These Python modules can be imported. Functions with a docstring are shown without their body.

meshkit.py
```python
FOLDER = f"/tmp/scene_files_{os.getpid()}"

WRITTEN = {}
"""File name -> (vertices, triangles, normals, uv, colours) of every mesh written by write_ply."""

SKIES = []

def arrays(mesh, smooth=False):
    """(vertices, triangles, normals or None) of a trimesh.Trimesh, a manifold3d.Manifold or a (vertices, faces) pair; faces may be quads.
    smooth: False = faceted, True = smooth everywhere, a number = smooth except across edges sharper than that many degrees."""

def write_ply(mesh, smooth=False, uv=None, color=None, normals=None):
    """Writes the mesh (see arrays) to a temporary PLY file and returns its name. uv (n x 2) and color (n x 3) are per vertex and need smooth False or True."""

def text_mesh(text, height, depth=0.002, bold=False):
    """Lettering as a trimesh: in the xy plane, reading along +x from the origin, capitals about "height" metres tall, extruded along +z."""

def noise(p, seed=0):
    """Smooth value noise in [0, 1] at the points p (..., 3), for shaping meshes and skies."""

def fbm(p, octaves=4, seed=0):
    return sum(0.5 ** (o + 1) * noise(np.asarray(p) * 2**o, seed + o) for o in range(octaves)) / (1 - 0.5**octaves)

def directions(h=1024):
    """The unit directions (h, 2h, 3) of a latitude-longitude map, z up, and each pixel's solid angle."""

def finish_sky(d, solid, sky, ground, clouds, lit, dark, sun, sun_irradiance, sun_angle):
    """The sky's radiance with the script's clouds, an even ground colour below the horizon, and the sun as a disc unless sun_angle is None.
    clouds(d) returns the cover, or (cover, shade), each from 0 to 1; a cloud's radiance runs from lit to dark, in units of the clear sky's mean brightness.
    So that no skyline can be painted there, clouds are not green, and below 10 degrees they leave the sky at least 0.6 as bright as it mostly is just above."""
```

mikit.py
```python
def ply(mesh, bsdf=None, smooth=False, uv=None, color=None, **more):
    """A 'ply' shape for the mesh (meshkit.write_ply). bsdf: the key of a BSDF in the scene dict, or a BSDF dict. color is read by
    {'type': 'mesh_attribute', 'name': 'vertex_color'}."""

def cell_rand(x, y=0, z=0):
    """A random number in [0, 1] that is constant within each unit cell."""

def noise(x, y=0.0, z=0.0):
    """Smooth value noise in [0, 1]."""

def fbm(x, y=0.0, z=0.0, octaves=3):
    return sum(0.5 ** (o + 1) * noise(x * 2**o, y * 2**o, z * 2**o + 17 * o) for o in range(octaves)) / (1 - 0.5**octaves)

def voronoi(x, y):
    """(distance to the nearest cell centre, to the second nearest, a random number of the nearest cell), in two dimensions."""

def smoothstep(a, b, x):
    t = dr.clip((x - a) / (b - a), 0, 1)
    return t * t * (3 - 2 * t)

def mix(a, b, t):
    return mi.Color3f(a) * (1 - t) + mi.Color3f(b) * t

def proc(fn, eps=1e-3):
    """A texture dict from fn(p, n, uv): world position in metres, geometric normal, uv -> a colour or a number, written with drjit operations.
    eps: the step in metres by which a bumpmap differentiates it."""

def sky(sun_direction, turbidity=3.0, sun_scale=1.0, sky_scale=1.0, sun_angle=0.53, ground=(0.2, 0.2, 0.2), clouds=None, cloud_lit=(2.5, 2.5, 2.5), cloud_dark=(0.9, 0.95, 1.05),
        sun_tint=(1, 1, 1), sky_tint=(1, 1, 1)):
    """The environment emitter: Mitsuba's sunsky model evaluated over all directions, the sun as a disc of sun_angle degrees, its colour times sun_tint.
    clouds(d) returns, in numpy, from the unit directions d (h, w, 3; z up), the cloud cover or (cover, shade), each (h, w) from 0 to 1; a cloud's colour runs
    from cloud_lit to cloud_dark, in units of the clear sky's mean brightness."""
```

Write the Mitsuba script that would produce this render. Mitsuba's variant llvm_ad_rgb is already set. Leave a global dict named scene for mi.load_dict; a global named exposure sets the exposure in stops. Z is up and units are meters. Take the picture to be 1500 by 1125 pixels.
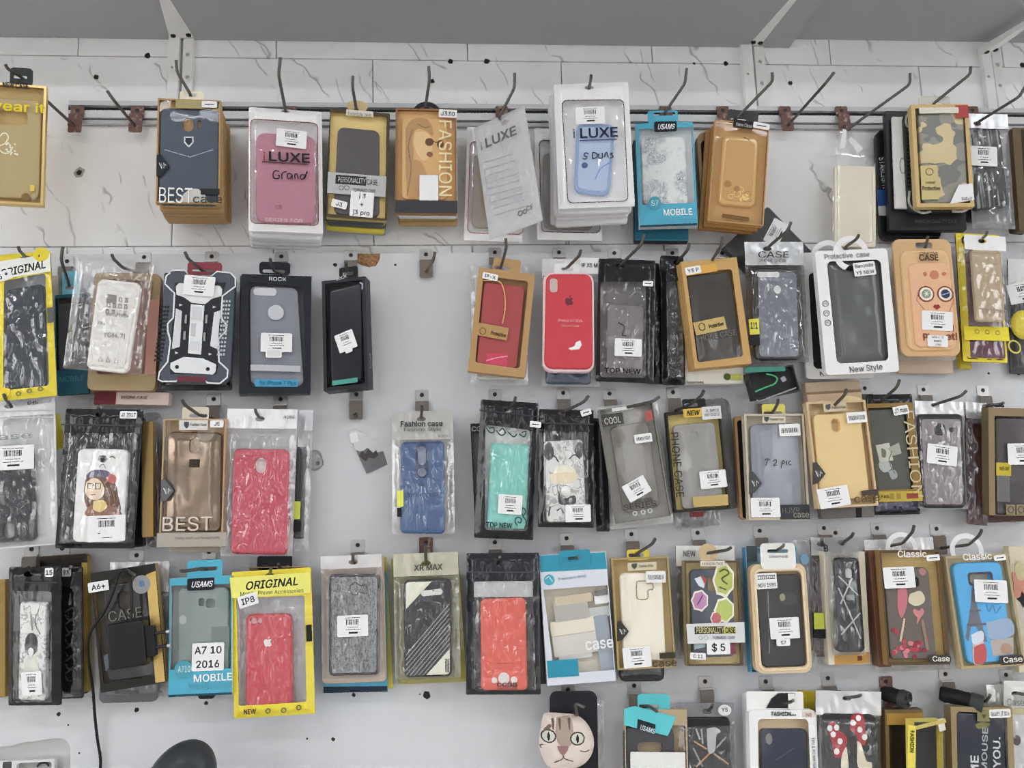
import math, random, re, numpy as np, trimesh, mitsuba as mi, drjit as dr, mikit, meshkit
import mapbox_earcut, shapely
from shapely.geometry import Polygon, Point
from scipy.spatial import Delaunay
from scipy.optimize import least_squares
from scipy.spatial.transform import Rotation as Rot
random.seed(7); rng = np.random.RandomState(11)
scene, labels = {}, {}

# ---------------------------------------------------------------- camera, sky, lamps, exposure
Z0 = 2.25                                    # height of the tile joint that the wall is measured from
CAM = np.array([-0.0573, -1.3178, Z0 - 0.7498])
CR = Rot.from_euler('ZXY', [-0.0845, 0.1688, 0.0321]).as_matrix()      # columns: right, forward, up
FPX = 1309.0
_m = np.eye(4); _m[:3, 0] = -CR[:, 0]; _m[:3, 1] = CR[:, 2]; _m[:3, 2] = CR[:, 1]; _m[:3, 3] = CAM
scene['camera'] = {'type': 'perspective', 'fov': 2 * math.degrees(math.atan(750 / FPX)), 'fov_axis': 'x',
                   'near_clip': 0.02, 'far_clip': 100.0, 'to_world': mi.ScalarTransform4f(_m)}
exposure = 1.17
scene['sky'] = mikit.sky([-0.3, -0.6, 0.75], turbidity=6.0, sun_scale=0.0, sky_scale=8.0, ground=(0.42, 0.41, 0.40), sky_tint=(0.88, 1.0, 1.13),
                         clouds=lambda d: (np.full(d.shape[:2], 0.97), np.full(d.shape[:2], 0.25)), cloud_lit=(1.5, 1.5, 1.5), cloud_dark=(1.2, 1.2, 1.22))
SKYGAIN = 1.0
TUBE = 8.0

# ---------------------------------------------------------------- materials
def A(): return {'type': 'mesh_attribute', 'name': 'vertex_color'}
def two(b): return {'type': 'twosided', 'b': b}
scene['card'] = two({'type': 'principled', 'base_color': A(), 'roughness': 0.55, 'specular': 0.25})
scene['gloss'] = two({'type': 'principled', 'base_color': A(), 'roughness': 0.14, 'specular': 0.5})
scene['mirror'] = two({'type': 'principled', 'base_color': A(), 'roughness': 0.16, 'metallic': 0.9, 'specular': 0.5})
scene['satin'] = two({'type': 'principled', 'base_color': A(), 'roughness': 0.36, 'specular': 0.3})
scene['metal'] = two({'type': 'principled', 'base_color': A(), 'roughness': 0.3, 'metallic': 0.6, 'specular': 0.5})
scene['film'] = {'type': 'thindielectric', 'int_ior': 1.27, 'ext_ior': 1.0}
scene['wrap'] = {'type': 'thindielectric', 'int_ior': 1.62, 'ext_ior': 1.0}
scene['smoke'] = {'type': 'blendbsdf', 'weight': 0.55, 'a': {'type': 'thindielectric', 'int_ior': 1.45, 'ext_ior': 1.0},
                  'b': two({'type': 'principled', 'base_color': A(), 'roughness': 0.25, 'specular': 0.5})}
scene['frost'] = {'type': 'blendbsdf', 'weight': 0.4, 'a': {'type': 'thindielectric', 'int_ior': 1.35, 'ext_ior': 1.0},
                  'b': two({'type': 'principled', 'base_color': A(), 'roughness': 0.4, 'specular': 0.3})}
def marble(p, n, uv):
    # a broken diagonal vein on each tile and faint clouds
    x, z = p.x, p.z
    w = mikit.fbm(x * 9, z * 9, 3.0, 4)
    row = dr.floor((z - Z0) / 0.3063); k = dr.floor((x + 0.15 * dr.abs(row)) / 0.3)
    ph = mikit.cell_rand(k, row, 5) * 3
    a = (x * 1.0 + z * 0.72) * 9.0 + ph + (w - 0.5) * 0.75 + (mikit.fbm(x * 45, z * 45, 9.0, 2) - 0.5) * .25
    d = dr.abs(a - dr.floor(a) - 0.5)
    gate = mikit.smoothstep(0.48, 0.62, mikit.fbm(x * 19 + 7, z * 19, 1.0, 3))
    vein = (1 - mikit.smoothstep(0.0, 0.035, d)) * gate
    b = (x * 1.0 + z * 0.5) * 21 + ph * 5 + (w - 0.5) * 1.6
    d2 = dr.abs(b - dr.floor(b) - 0.5)
    vein2 = (1 - mikit.smoothstep(0.0, 0.06, d2)) * mikit.smoothstep(0.58, 0.7, mikit.fbm(x * 21, z * 21 + 3, 5.0, 3)) * 0.7
    c = mikit.mix((0.85, 0.852, 0.852), (0.79, 0.792, 0.795), mikit.smoothstep(0.35, 0.7, w))
    return mikit.mix(c, (0.36, 0.36, 0.37), dr.minimum(vein + vein2, 1) * 0.8)
scene['tile'] = two({'type': 'principled', 'base_color': mikit.proc(marble), 'roughness': 0.42, 'specular': 0.3})
def board(p, n, uv):
    s = mikit.smoothstep(0.62, 0.8, mikit.fbm(p.x * 14, p.z * 14, 2.0, 4)) * 0.12
    return mikit.mix((0.655, 0.665, 0.685), (0.55, 0.55, 0.55), s)
scene['board'] = two({'type': 'principled', 'base_color': mikit.proc(board), 'roughness': 0.4, 'specular': 0.35})
def chip(p, n, uv):
    a, b, r = mikit.voronoi(p.x * 260, p.z * 420)
    return mikit.mix((0.42, 0.25, 0.13), (0.2, 0.1, 0.05), r)
scene['chip'] = two({'type': 'principled', 'base_color': mikit.proc(chip), 'roughness': 0.9, 'specular': 0.1})
def rust(p, n, uv):
    w = mikit.fbm(p.x * 190, p.z * 190, p.y * 190, 3)
    return mikit.mix((0.16, 0.085, 0.07), (0.36, 0.27, 0.24), mikit.smoothstep(0.52, 0.75, w))
scene['rust'] = two({'type': 'principled', 'base_color': mikit.proc(rust), 'roughness': 0.5, 'metallic': 0.3, 'specular': 0.4})
def fabric(p, n, uv):
    w = mikit.fbm(p.x * 700, p.z * 260, 2.0, 3) * 0.6 + mikit.noise(p.x * 1500, p.z * 900, 5.0) * 0.4
    return mikit.mix((0.1, 0.1, 0.108), (0.36, 0.36, 0.375), mikit.smoothstep(0.25, 0.75, w))
scene['fabric'] = two({'type': 'principled', 'base_color': mikit.proc(fabric), 'roughness': 0.7, 'specular': 0.3})
def darkmarble(p, n, uv):
    w = mikit.fbm(p.x * 60, p.z * 60, 2.0, 4)
    a = (p.x + p.z * 0.6) * 60 + w * 9
    d = dr.abs(a - dr.floor(a) - 0.5)
    return mikit.mix((0.022, 0.025, 0.032), (0.24, 0.25, 0.27), (1 - mikit.smoothstep(0.0, 0.12, d)) * mikit.smoothstep(0.4, 0.7, mikit.fbm(p.x * 90, p.z * 90, 1.0, 2)))
scene['dark_marble'] = two({'type': 'principled', 'base_color': mikit.proc(darkmarble), 'roughness': 0.25, 'specular': 0.5})
def streak(p, n, uv):
    w = mikit.fbm(p.x * 210, p.z * 22 + mikit.noise(p.x * 40, p.z * 40) * 1.5, 4.0, 3)
    return mikit.mix((0.018, 0.02, 0.024), (0.3, 0.31, 0.33), mikit.smoothstep(0.52, 0.72, w))
scene['streak'] = two({'type': 'principled', 'base_color': mikit.proc(streak), 'roughness': 0.3, 'specular': 0.5})
def inkart(p, n, uv):
    w = mikit.fbm(p.x * 95, p.z * 75, 3.0, 4)
    r = dr.abs(w - 0.5)
    ink = (1 - mikit.smoothstep(0.0, 0.05, r)) * 0.7 + mikit.smoothstep(0.6, 0.72, w) * 0.55
    return mikit.mix((0.76, 0.76, 0.74), (0.1, 0.1, 0.1), dr.minimum(ink, 1))
scene['ink_art'] = two({'type': 'principled', 'base_color': mikit.proc(inkart), 'roughness': 0.25, 'specular': 0.5})
def snake(p, n, uv):
    s = 240
    a, b, r = mikit.voronoi((p.x + p.z) * s, (p.x - p.z) * s)
    w = mikit.smoothstep(0.4, 0.62, mikit.fbm(p.x * 70, p.z * 70, 1.0, 3))
    e = 1 - mikit.smoothstep(0.03, 0.2, b - a)
    return mikit.mix(mikit.mix((0.8, 0.82, 0.82), (0.45, 0.48, 0.5), w * r), (0.16, 0.18, 0.2), dr.minimum(e * (0.25 + 0.7 * w), 1))
scene['snake'] = two({'type': 'principled', 'base_color': mikit.proc(snake), 'roughness': 0.3, 'specular': 0.5})
def camo(p, n, uv):
    w = mikit.fbm(p.x * 48, p.z * 62, 8.0, 2); q = mikit.fbm(p.x * 48 + 9, p.z * 62, 3.0, 2)
    c = mikit.mix((0.3, 0.29, 0.25), (0.2, 0.2, 0.185), mikit.smoothstep(0.47, 0.49, q))
    return mikit.mix(c, (0.68, 0.56, 0.32), mikit.smoothstep(0.535, 0.55, w))
scene['camo'] = two({'type': 'principled', 'base_color': mikit.proc(camo), 'roughness': 0.35, 'specular': 0.4})

# ---------------------------------------------------------------- geometry kit
def lin(c):
    c = np.asarray(c, float) / 255
    v = np.minimum(1.16 * np.where(c <= .04045, c / 12.92, ((c + .055) / 1.055) ** 2.4), .88)
    k = .16 if v.ndim == 1 and v[1] < .45 * v[0] else .06
    v = v * (1 - k) + k * (v @ np.array([.25, .6, .15]))[..., None]
    if v.ndim == 1 and v[0] > v[1] > v[2] and .4 < v[1] / v[0] < .74: v = v * [.95, 1.02, 1.0] + np.array([0, 0, .06]) * (v[1] - v[2])
    return v
def at(px, py, d):
    """The point at depth d in front of the wall that the camera sees at a pixel of the photograph."""
    v = CR @ np.array([(px - 750) / FPX, 1.0, -(py - 562.5) / FPX])
    return CAM + v * ((-d - CAM[1]) / v[1])
def proj(P):
    q = (np.asarray(P) - CAM) @ CR
    return np.stack([750 + FPX * q[..., 0] / q[..., 1], 562.5 - FPX * q[..., 2] / q[..., 1]], -1)
def key(base):
    k, i = base, 0
    while k in scene or k in labels or any(True for _ in ()):
        i += 1; k = f'{base}_{i:03d}'
    return k
USED = {}
def fresh(base):
    i = USED.get(base, 0); USED[base] = i + 1
    return base if i == 0 else f'{base}_{i:03d}'
def shade(V, F, ang):
    V, F = np.asarray(V, float), np.asarray(F, int)
    if not ang: return V[F].reshape(-1, 3), np.arange(len(F) * 3).reshape(-1, 3)
    if ang is True: return V, F
    m = trimesh.graph.smooth_shade(trimesh.Trimesh(V, F, process=True), angle=math.radians(ang), facet_minarea=None)
    return np.array(m.vertices), np.array(m.faces)
def emit(k, pieces, mat):
    Vs, Fs, Cs, n = [], [], [], 0
    for V, F, c in pieces:
        Vs.append(V); Fs.append(F + n); Cs.append(np.tile(lin(c), (len(V), 1))); n += len(V)
    scene[k] = mikit.ply((np.vstack(Vs), np.vstack(Fs)), mat, smooth=True, color=np.vstack(Cs))
def rr(u0, v0, u1, v1, r, n=6):
    r = min(r, (u1 - u0) / 2 * .999, (v1 - v0) / 2 * .999)
    if r <= 1e-6: return np.array([(u0, v0), (u1, v0), (u1, v1), (u0, v1)])
    out = []
    for cx, cy, a0 in ((u1 - r, v0 + r, -90), (u1 - r, v1 - r, 0), (u0 + r, v1 - r, 90), (u0 + r, v0 + r, 180)):
        for k in range(n + 1):
            a = math.radians(a0 + 90 * k / n); out.append((cx + r * math.cos(a), cy + r * math.sin(a)))
    return np.array(out)
def ell(cx, cy, rx, ry, n=20):
    a = np.arange(n) * 2 * np.pi / n
    return np.stack([cx + rx * np.cos(a), cy + ry * np.sin(a)], 1)
def ccw(p):
    p = np.asarray(p, float); x, y = p[:, 0], p[:, 1]
    return p if (x * np.roll(y, -1) - np.roll(x, -1) * y).sum() > 0 else p[::-1]
def tri(outer, holes=()):
    rings = [ccw(outer)] + [ccw(h)[::-1] for h in holes]
    v = np.vstack(rings); ends = np.cumsum([len(r) for r in rings]).astype(np.uint32)
    return v, mapbox_earcut.triangulate_float64(v, ends).reshape(-1, 3).astype(int)
def inset(p, b):
    p = ccw(p); e = np.roll(p, -1, 0) - p; e /= np.linalg.norm(e, axis=1, keepdims=True) + 1e-12
    nrm = np.stack([-e[:, 1], e[:, 0]], 1); m = nrm + np.roll(nrm, 1, 0)
    m /= np.maximum((m * m).sum(1, keepdims=True) / 2, .35)
    return p + m * b
def slab(p, n0, n1, bevel=0., holes=(), steps=3):
    """A solid of the outline p from depth n0 to n1 (towards the viewer) with a rounded front edge and real cutouts."""
    p = ccw(p); k = len(p)
    rings = [(p, n0)]
    if bevel > 0:
        rings += [(inset(p, bevel * (1 - math.cos(math.pi / 2 * s / steps))), n1 - bevel * (1 - math.sin(math.pi / 2 * s / steps))) for s in range(steps + 1)]
    else: rings += [(p, n1)]
    V = np.vstack([np.column_stack([q, np.full(k, z)]) for q, z in rings]); F = []
    i = np.arange(k); j = (i + 1) % k
    for r in range(len(rings) - 1):
        a, b = r * k, (r + 1) * k
        F += [np.stack([a + i, a + j, b + j], 1), np.stack([a + i, b + j, b + i], 1)]
    n = len(V)
    v2, f2 = tri(rings[-1][0], holes); V = np.vstack([V, np.column_stack([v2, np.full(len(v2), n1)])]); F.append(f2 + n); n = len(V)
    v2, f2 = tri(p, holes); V = np.vstack([V, np.column_stack([v2, np.full(len(v2), n0)])]); F.append(f2[:, ::-1] + n); n = len(V)
    for h in holes:
        h = ccw(h); k = len(h); i = np.arange(k); j = (i + 1) % k
        V = np.vstack([V, np.column_stack([h, np.full(k, n0)]), np.column_stack([h, np.full(k, n1)])])
        F += [np.stack([n + i, n + k + j, n + j], 1), np.stack([n + i, n + k + i, n + k + j], 1)]; n = len(V)
    return V, np.vstack(F)
def sheet(outer, holes=(), size=.004, jitter=.3, seed=1):
    """A flat sheet of even triangles with the outline and cutouts given: what bags and films are bent from."""
    poly = Polygon(outer).buffer(0)
    for h in holes: poly = poly.difference(Polygon(h).buffer(0))
    if poly.geom_type != 'Polygon': poly = max(poly.geoms, key=lambda g: g.area)
    pts = []
    for ring in [poly.exterior, *poly.interiors]:
        m = max(6, int(ring.length / size)); s = np.linspace(0, ring.length, m, endpoint=False)
        c = np.array(ring.coords)[:-1]
        q = np.array([ring.interpolate(x).coords[0] for x in s])
        pts += [c, q] if len(c) < 40 else [c]
    x0, y0, x1, y1 = poly.bounds; rs = np.random.RandomState(seed)
    gx, gy = np.meshgrid(np.arange(x0, x1, size), np.arange(y0, y1, size)); g = np.stack([gx.ravel(), gy.ravel()], 1)
    g += rs.uniform(-jitter, jitter, g.shape) * size
    inn = poly.buffer(-size * .45)
    if not inn.is_empty: g = g[shapely.contains_xy(inn, g[:, 0], g[:, 1])]; pts.append(g)
    p = np.unique(np.round(np.vstack(pts), 6), axis=0)
    f = Delaunay(p).simplices; c = p[f].mean(1)
    f = f[shapely.contains_xy(poly, c[:, 0], c[:, 1])]
    a = p[f]; s = np.cross(a[:, 1] - a[:, 0], a[:, 2] - a[:, 0])
    f = f[np.abs(s) > 1e-12]; s = s[np.abs(s) > 1e-12]; f[s < 0] = f[s < 0][:, ::-1]
    return p, f
def tube(path, r, sides=8, caps=True):
    p = np.asarray(path, float); t = np.gradient(p, axis=0); t /= np.linalg.norm(t, axis=1, keepdims=True) + 1e-12
    a = np.cross(t[0], [0, 0, 1.] if abs(t[0][2]) < .9 else [1., 0, 0]); a /= np.linalg.norm(a); As = []
    for k in range(len(p)):
        a = a - t[k] * (a @ t[k]); a /= np.linalg.norm(a); As.append(a)
    As = np.array(As); B = np.cross(t, As); ang = np.arange(sides) * 2 * np.pi / sides
    V = (p[:, None] + r * (np.cos(ang)[None, :, None] * As[:, None] + np.sin(ang)[None, :, None] * B[:, None])).reshape(-1, 3)
    i, j = np.meshgrid(np.arange(len(p) - 1), np.arange(sides), indexing='ij'); i, j = i.ravel(), j.ravel(); q = (j + 1) % sides
    F = np.vstack([np.stack([i * sides + j, i * sides + q, (i + 1) * sides + q], 1), np.stack([i * sides + j, (i + 1) * sides + q, (i + 1) * sides + j], 1)])
    if caps:
        n = len(V); V = np.vstack([V, p[:1], p[-1:]]); m = (len(p) - 1) * sides; j = np.arange(sides); q = (j + 1) % sides
        F = np.vstack([F, np.stack([np.full(sides, n), q, j], 1), np.stack([np.full(sides, n + 1), m + j, m + q], 1)])
    return V, F
def curve(pts, n=8):
    """A smooth path through the points (Catmull-Rom)."""
    p = np.asarray(pts, float); p = np.vstack([2 * p[0] - p[1], p, 2 * p[-1] - p[-2]]); out = []
    for k in range(1, len(p) - 2):
        for s in np.linspace(0, 1, n, endpoint=False):
            a, b, c, d = p[k - 1:k + 3]
            out.append(.5 * (2 * b + (c - a) * s + (2 * a - 5 * b + 4 * c - d) * s * s + (3 * b - a - 3 * c + d) * s ** 3))
    return np.array(out + [p[-2]])
def box_mesh(x0, y0, z0, x1, y1, z1):
    m = trimesh.creation.box(bounds=[(min(x0, x1), min(y0, y1), min(z0, z1)), (max(x0, x1), max(y0, y1), max(z0, z1))]); return np.array(m.vertices), np.array(m.faces)
_T = {}
def text_geo(s, bold):
    if (s, bold) not in _T:
        m = meshkit.text_mesh(s, 1.0, 0.02, bold); v = np.array(m.vertices); v[:, 0] -= v[:, 0].min()
        _T[s, bold] = (v, np.array(m.faces))
    return _T[s, bold]
def ridge(u, v, seed, fu=95., fv=40.):
    p = np.stack([u * fu, v * fv, np.full_like(u, seed * 3.7)], -1)
    return np.abs(meshkit.fbm(p, 2, seed) - .5) * 2 + .28 * np.abs(meshkit.noise(p * 3.1, seed + 5) - .5)
def sstep(a, b, x):
    t = np.clip((x - a) / (b - a), 0, 1); return t * t * (3 - 2 * t)

def sub(part, on, s=None):
    if s is not None and part in ('label', 'corner_wire', 'torn_label', 'tape', 'band', 'strap', 'badge'): return s.fresh(part)
    if s is not None and part == 'print': return s.fresh('case__print' if on == 'case' else 'print')
    return 'case__' + part if on == 'case' and '__' not in part else part

class Thing:
    """One top-level object; its parts are meshes keyed name__part(__sub-part)."""
    def __init__(s, name, label, cat, group=None, kind=None):
        s.key = fresh(name); s.parts = {}; s.count = {}
        labels[s.key] = {'label': label, 'category': cat}
        if group: labels[s.key]['group'] = group
        if kind: labels[s.key]['kind'] = kind
        s.O, s.M = np.zeros(3), np.eye(3)
    def world(s, V): return s.O + np.asarray(V, float) @ s.M.T
    def add(s, part, geo, col, mat='card', ang=0):
        V, F = shade(geo[0], geo[1], ang)
        s.parts.setdefault((part, mat), []).append((s.world(V), F, col))
    def fresh(s, part):
        i = s.count.get(part, 0); s.count[part] = i + 1
        return part if i == 0 else f'{part}_{i:03d}'
    def done(s):
        seen = {}
        for (part, mat), pc in s.parts.items():
            k = part
            if k in seen:
                i = 1
                while f'{part}_{i:03d}' in seen: i += 1
                k = f'{part}_{i:03d}'
            seen[k] = 1
            emit(s.key + ('__' + k if k else ''), pc, mat)
        return s

MPP = 1.0
def pose(quad, d):
    """Centre, axes and size of the rigid rectangle whose corners (TL, TR, BR, BL) the camera sees at these pixels, its centre at depth d."""
    q = np.array(quad, float); c = at(*q.mean(0), d)
    P = np.array([at(x, y, d) for x, y in q])
    U = P[1] + P[2] - P[0] - P[3]; roll = math.atan2(U[2], U[0])
    w = (np.linalg.norm(P[1] - P[0]) + np.linalg.norm(P[2] - P[3])) / 2; h = (np.linalg.norm(P[3] - P[0]) + np.linalg.norm(P[2] - P[1])) / 2
    def mat(y, p, r): return Rot.from_euler('zxy', [y, p, -r]).as_matrix() @ np.array([[1, 0, 0], [0, 0, -1.], [0, 1, 0]])
    def res(x):
        M = mat(*x[2:5]); C = np.array([x[0], -d, x[1]])
        Q = C + np.array([[-1, 1, 0], [1, 1, 0], [1, -1, 0], [-1, -1, 0.]]) * [x[5] / 2, x[6] / 2, 0] @ M.T
        return np.concatenate([((proj(Q) - q) / 1.5).ravel(), [x[2] / .07, x[3] / .035]])
    x = least_squares(res, [c[0], c[2], 0, 0, roll, w, h], x_scale=[.01, .01, .05, .05, .05, .01, .01]).x
    return np.array([x[0], -d, x[1]]), mat(*x[2:5]), x[5], x[6]

WHITE = (228, 228, 226); BLACK = (22, 23, 26); INK = (30, 30, 33); STEEL = (150, 150, 150)
ORD = ['first', 'second', 'third', 'fourth', 'fifth', 'sixth', 'seventh', 'eighth', 'ninth', 'tenth']
class Pk(Thing):
    def __init__(s, quad, d, t, label, short, name='phone_case_package', cat='phone case', group=None, hook=None, rot=0):
        super().__init__(name, label, cat, group)
        if len(quad) == 4 and not hasattr(quad[0], '__len__'):
            x0, y0, x1, y1 = quad; quad = [(x0, y0), (x1, y0), (x1, y1), (x0, y1)]
        s.quad, s.d, s.t, s.short, s.kind = quad, d, t, short, 'box'
        s.O, s.M, s.w, s.h = pose(quad, d)
        s.mpp = np.linalg.norm(CAM - s.O) / FPX
        if hook: hook = dict(hook, e=(*hook['e'][:2], d))
        s.hook = Hook(short=short, **hook) if hook else None
        s.seed = USED['phone_case_package'] if 'phone_case_package' in USED else 1
        s.top = 0.0006; s.ctop = -.002; s.hc = None; s.nlay = 0
        if s.hook is not None:
            P = s.hook.point(d); s.hc = s.loc(P)[:2] + np.array([0, -.0012])
    def loc(s, P): return s.M.T @ (np.asarray(P) - s.O)
    def L(s, x, y, n=0.):
        v = CR @ np.array([(x - 750) / FPX, 1.0, -(y - 562.5) / FPX]); N = s.M[:, 2]; P0 = s.O + N * n
        return s.loc(CAM + v * (((P0 - CAM) @ N) / (v @ N)))[:2]
    def bb(s, b):
        c = s.L((b[0] + b[2]) / 2, (b[1] + b[3]) / 2); w, h = (b[2] - b[0]) * s.mpp, (b[3] - b[1]) * s.mpp
        return c[0] - w / 2, c[1] - h / 2, c[0] + w / 2, c[1] + h / 2
    def rot(s, pts, deg, c):
        a = math.radians(deg); return (np.asarray(pts) - c) @ np.array([[math.cos(a), math.sin(a)], [-math.sin(a), math.cos(a)]]) + c
    # --- containers
    def box(s, col, win=None, wr=3, insert=None, imat='card', mat='card', side=None, r=0, film=True, border=1.2, back=None):
        """A carton or clear box: back, four walls, a front frame with a window, a film in it and a card insert behind the product."""
        w, h, t = s.w / 2, s.h / 2, s.t
        o = rr(-w, -h, w, h, r * s.mpp)
        if win is None: b = border * s.mpp; wn = inset(o, b)
        else:
            wn = s.ring(win, wr); g = Polygon(wn).buffer(0).intersection(Polygon(inset(o, .0011)).buffer(0))
            g = max(g.geoms, key=lambda q: q.area) if g.geom_type != 'Polygon' else g
            wn = ccw(np.array(g.exterior.coords)[:-1])
        fr = slab(o, -.0006, 0, 0, [wn]); s.add('box', fr, col, mat, 30)
        k = len(o); i = np.arange(k); j = (i + 1) % k
        V = np.vstack([np.column_stack([o, np.full(k, -t)]), np.column_stack([o, np.full(k, -.0005)])])
        s.add('box', (V, np.vstack([np.stack([i, j, k + j], 1), np.stack([i, k + j, k + i], 1)])), side or col, mat, 30)
        v, f = tri(o); s.add('box', (np.column_stack([v, np.full(len(v), -t)]), f[:, ::-1]), back or side or col, mat)
        if insert is not None:
            q = inset(o, .0008); s.add('insert', slab(q, -t + .0006, -t + .0022), insert, imat)
        if film:
            v, f = sheet(inset(wn, -.0006) if win is not None else wn, size=.007, seed=s.seed)
            n = -.0008 + .0012 * (meshkit.fbm(np.column_stack([v * 26, np.full(len(v), s.seed * 1.3)]), 2, s.seed) - .6)
            s.add('window', (np.column_stack([v, n]), f), (255, 255, 255), 'film', True)
        s.ctop = -.0032; s.cbot = -t + .0024
        return s
    def ring(s, win, r=3):
        if len(win) == 4 and not hasattr(win[0], '__len__'):
            return rr(*s.bb(win), r * s.mpp)
        p = np.array([s.L(*q) for q in win])
        return ccw(p) if r == 0 else s.round(p, r * s.mpp)
    def round(s, p, r):
        q = Polygon(p).buffer(-r).buffer(r, quad_segs=5); return np.array(q.exterior.coords)[:-1][::-1]
    def bag(s, col, win=None, wr=4, mat='gloss', bmat=None, bcol=None, crinkle=.0017, hole=True, film='wrap', fcol=(255, 255, 255), r=2, header=None, hcol=None, hmat='metal', size=.0027, frame=True):
        """A zip or sealed bag: back sheet, front frame (or clear front) bulging over the product, an optional foil header at the top."""
        w, h, t = s.w / 2, s.h / 2, s.t; o = rr(-w, -h, w, h, r * s.mpp, 3); sd = s.seed; crinkle *= 1.6
        hv = h if header is None else h - header * s.mpp
        def bend(p, amp, sgn=1):
            dist = np.minimum(np.minimum(w - np.abs(p[:, 0]), p[:, 1] + h), np.maximum(hv - p[:, 1], 0) if header else h - p[:, 1])
            pf = sstep(0, .010, dist)
            n = -t / 2 + sgn * t / 2 * pf
            return n + (.0009 if sgn > 0 else 0) + amp * (ridge(p[:, 0], p[:, 1], sd) - .28) * (.4 + .6 * pf)
        hole_p = []
        if hole and s.hc is not None: hole_p = [ell(*s.hc, .0065, .0036, 14)]
        if win is not None:
            g = Polygon(s.ring(win, wr)).buffer(0).intersection(Polygon(inset(o, .002)).buffer(0))
            g = max(g.geoms, key=lambda q: q.area) if g.geom_type != 'Polygon' else g
            wn = ccw(np.array(g.exterior.coords)[:-1])
            p, f = sheet(o, [wn] + hole_p, size * 1.15, seed=sd); s.add('bag', (np.column_stack([p, bend(p, crinkle * .8)]), f), col, mat, True)
            q = inset(wn, -.0012)
            p, f = sheet(q, [], size, seed=sd); s.add('window', (np.column_stack([p, bend(p, crinkle) - .0004]), f), fcol, film, True)
        else:
            if header:
                ho = np.array([(-w, hv), (w, hv), (w, h), (-w, h)])
                p, f = sheet(ho, hole_p, size, seed=sd); s.add('header', (np.column_stack([p, bend(p, crinkle * 1.3) + .0006]), f), hcol or (190, 190, 190), hmat, True)
                body = np.array([(-w, -h), (w, -h), (w, hv), (-w, hv)])
            else: body = o
            p, f = sheet(body, hole_p if not header else [], size, seed=sd); s.add('window', (np.column_stack([p, bend(p, crinkle)]), f), fcol, film, True)
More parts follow.
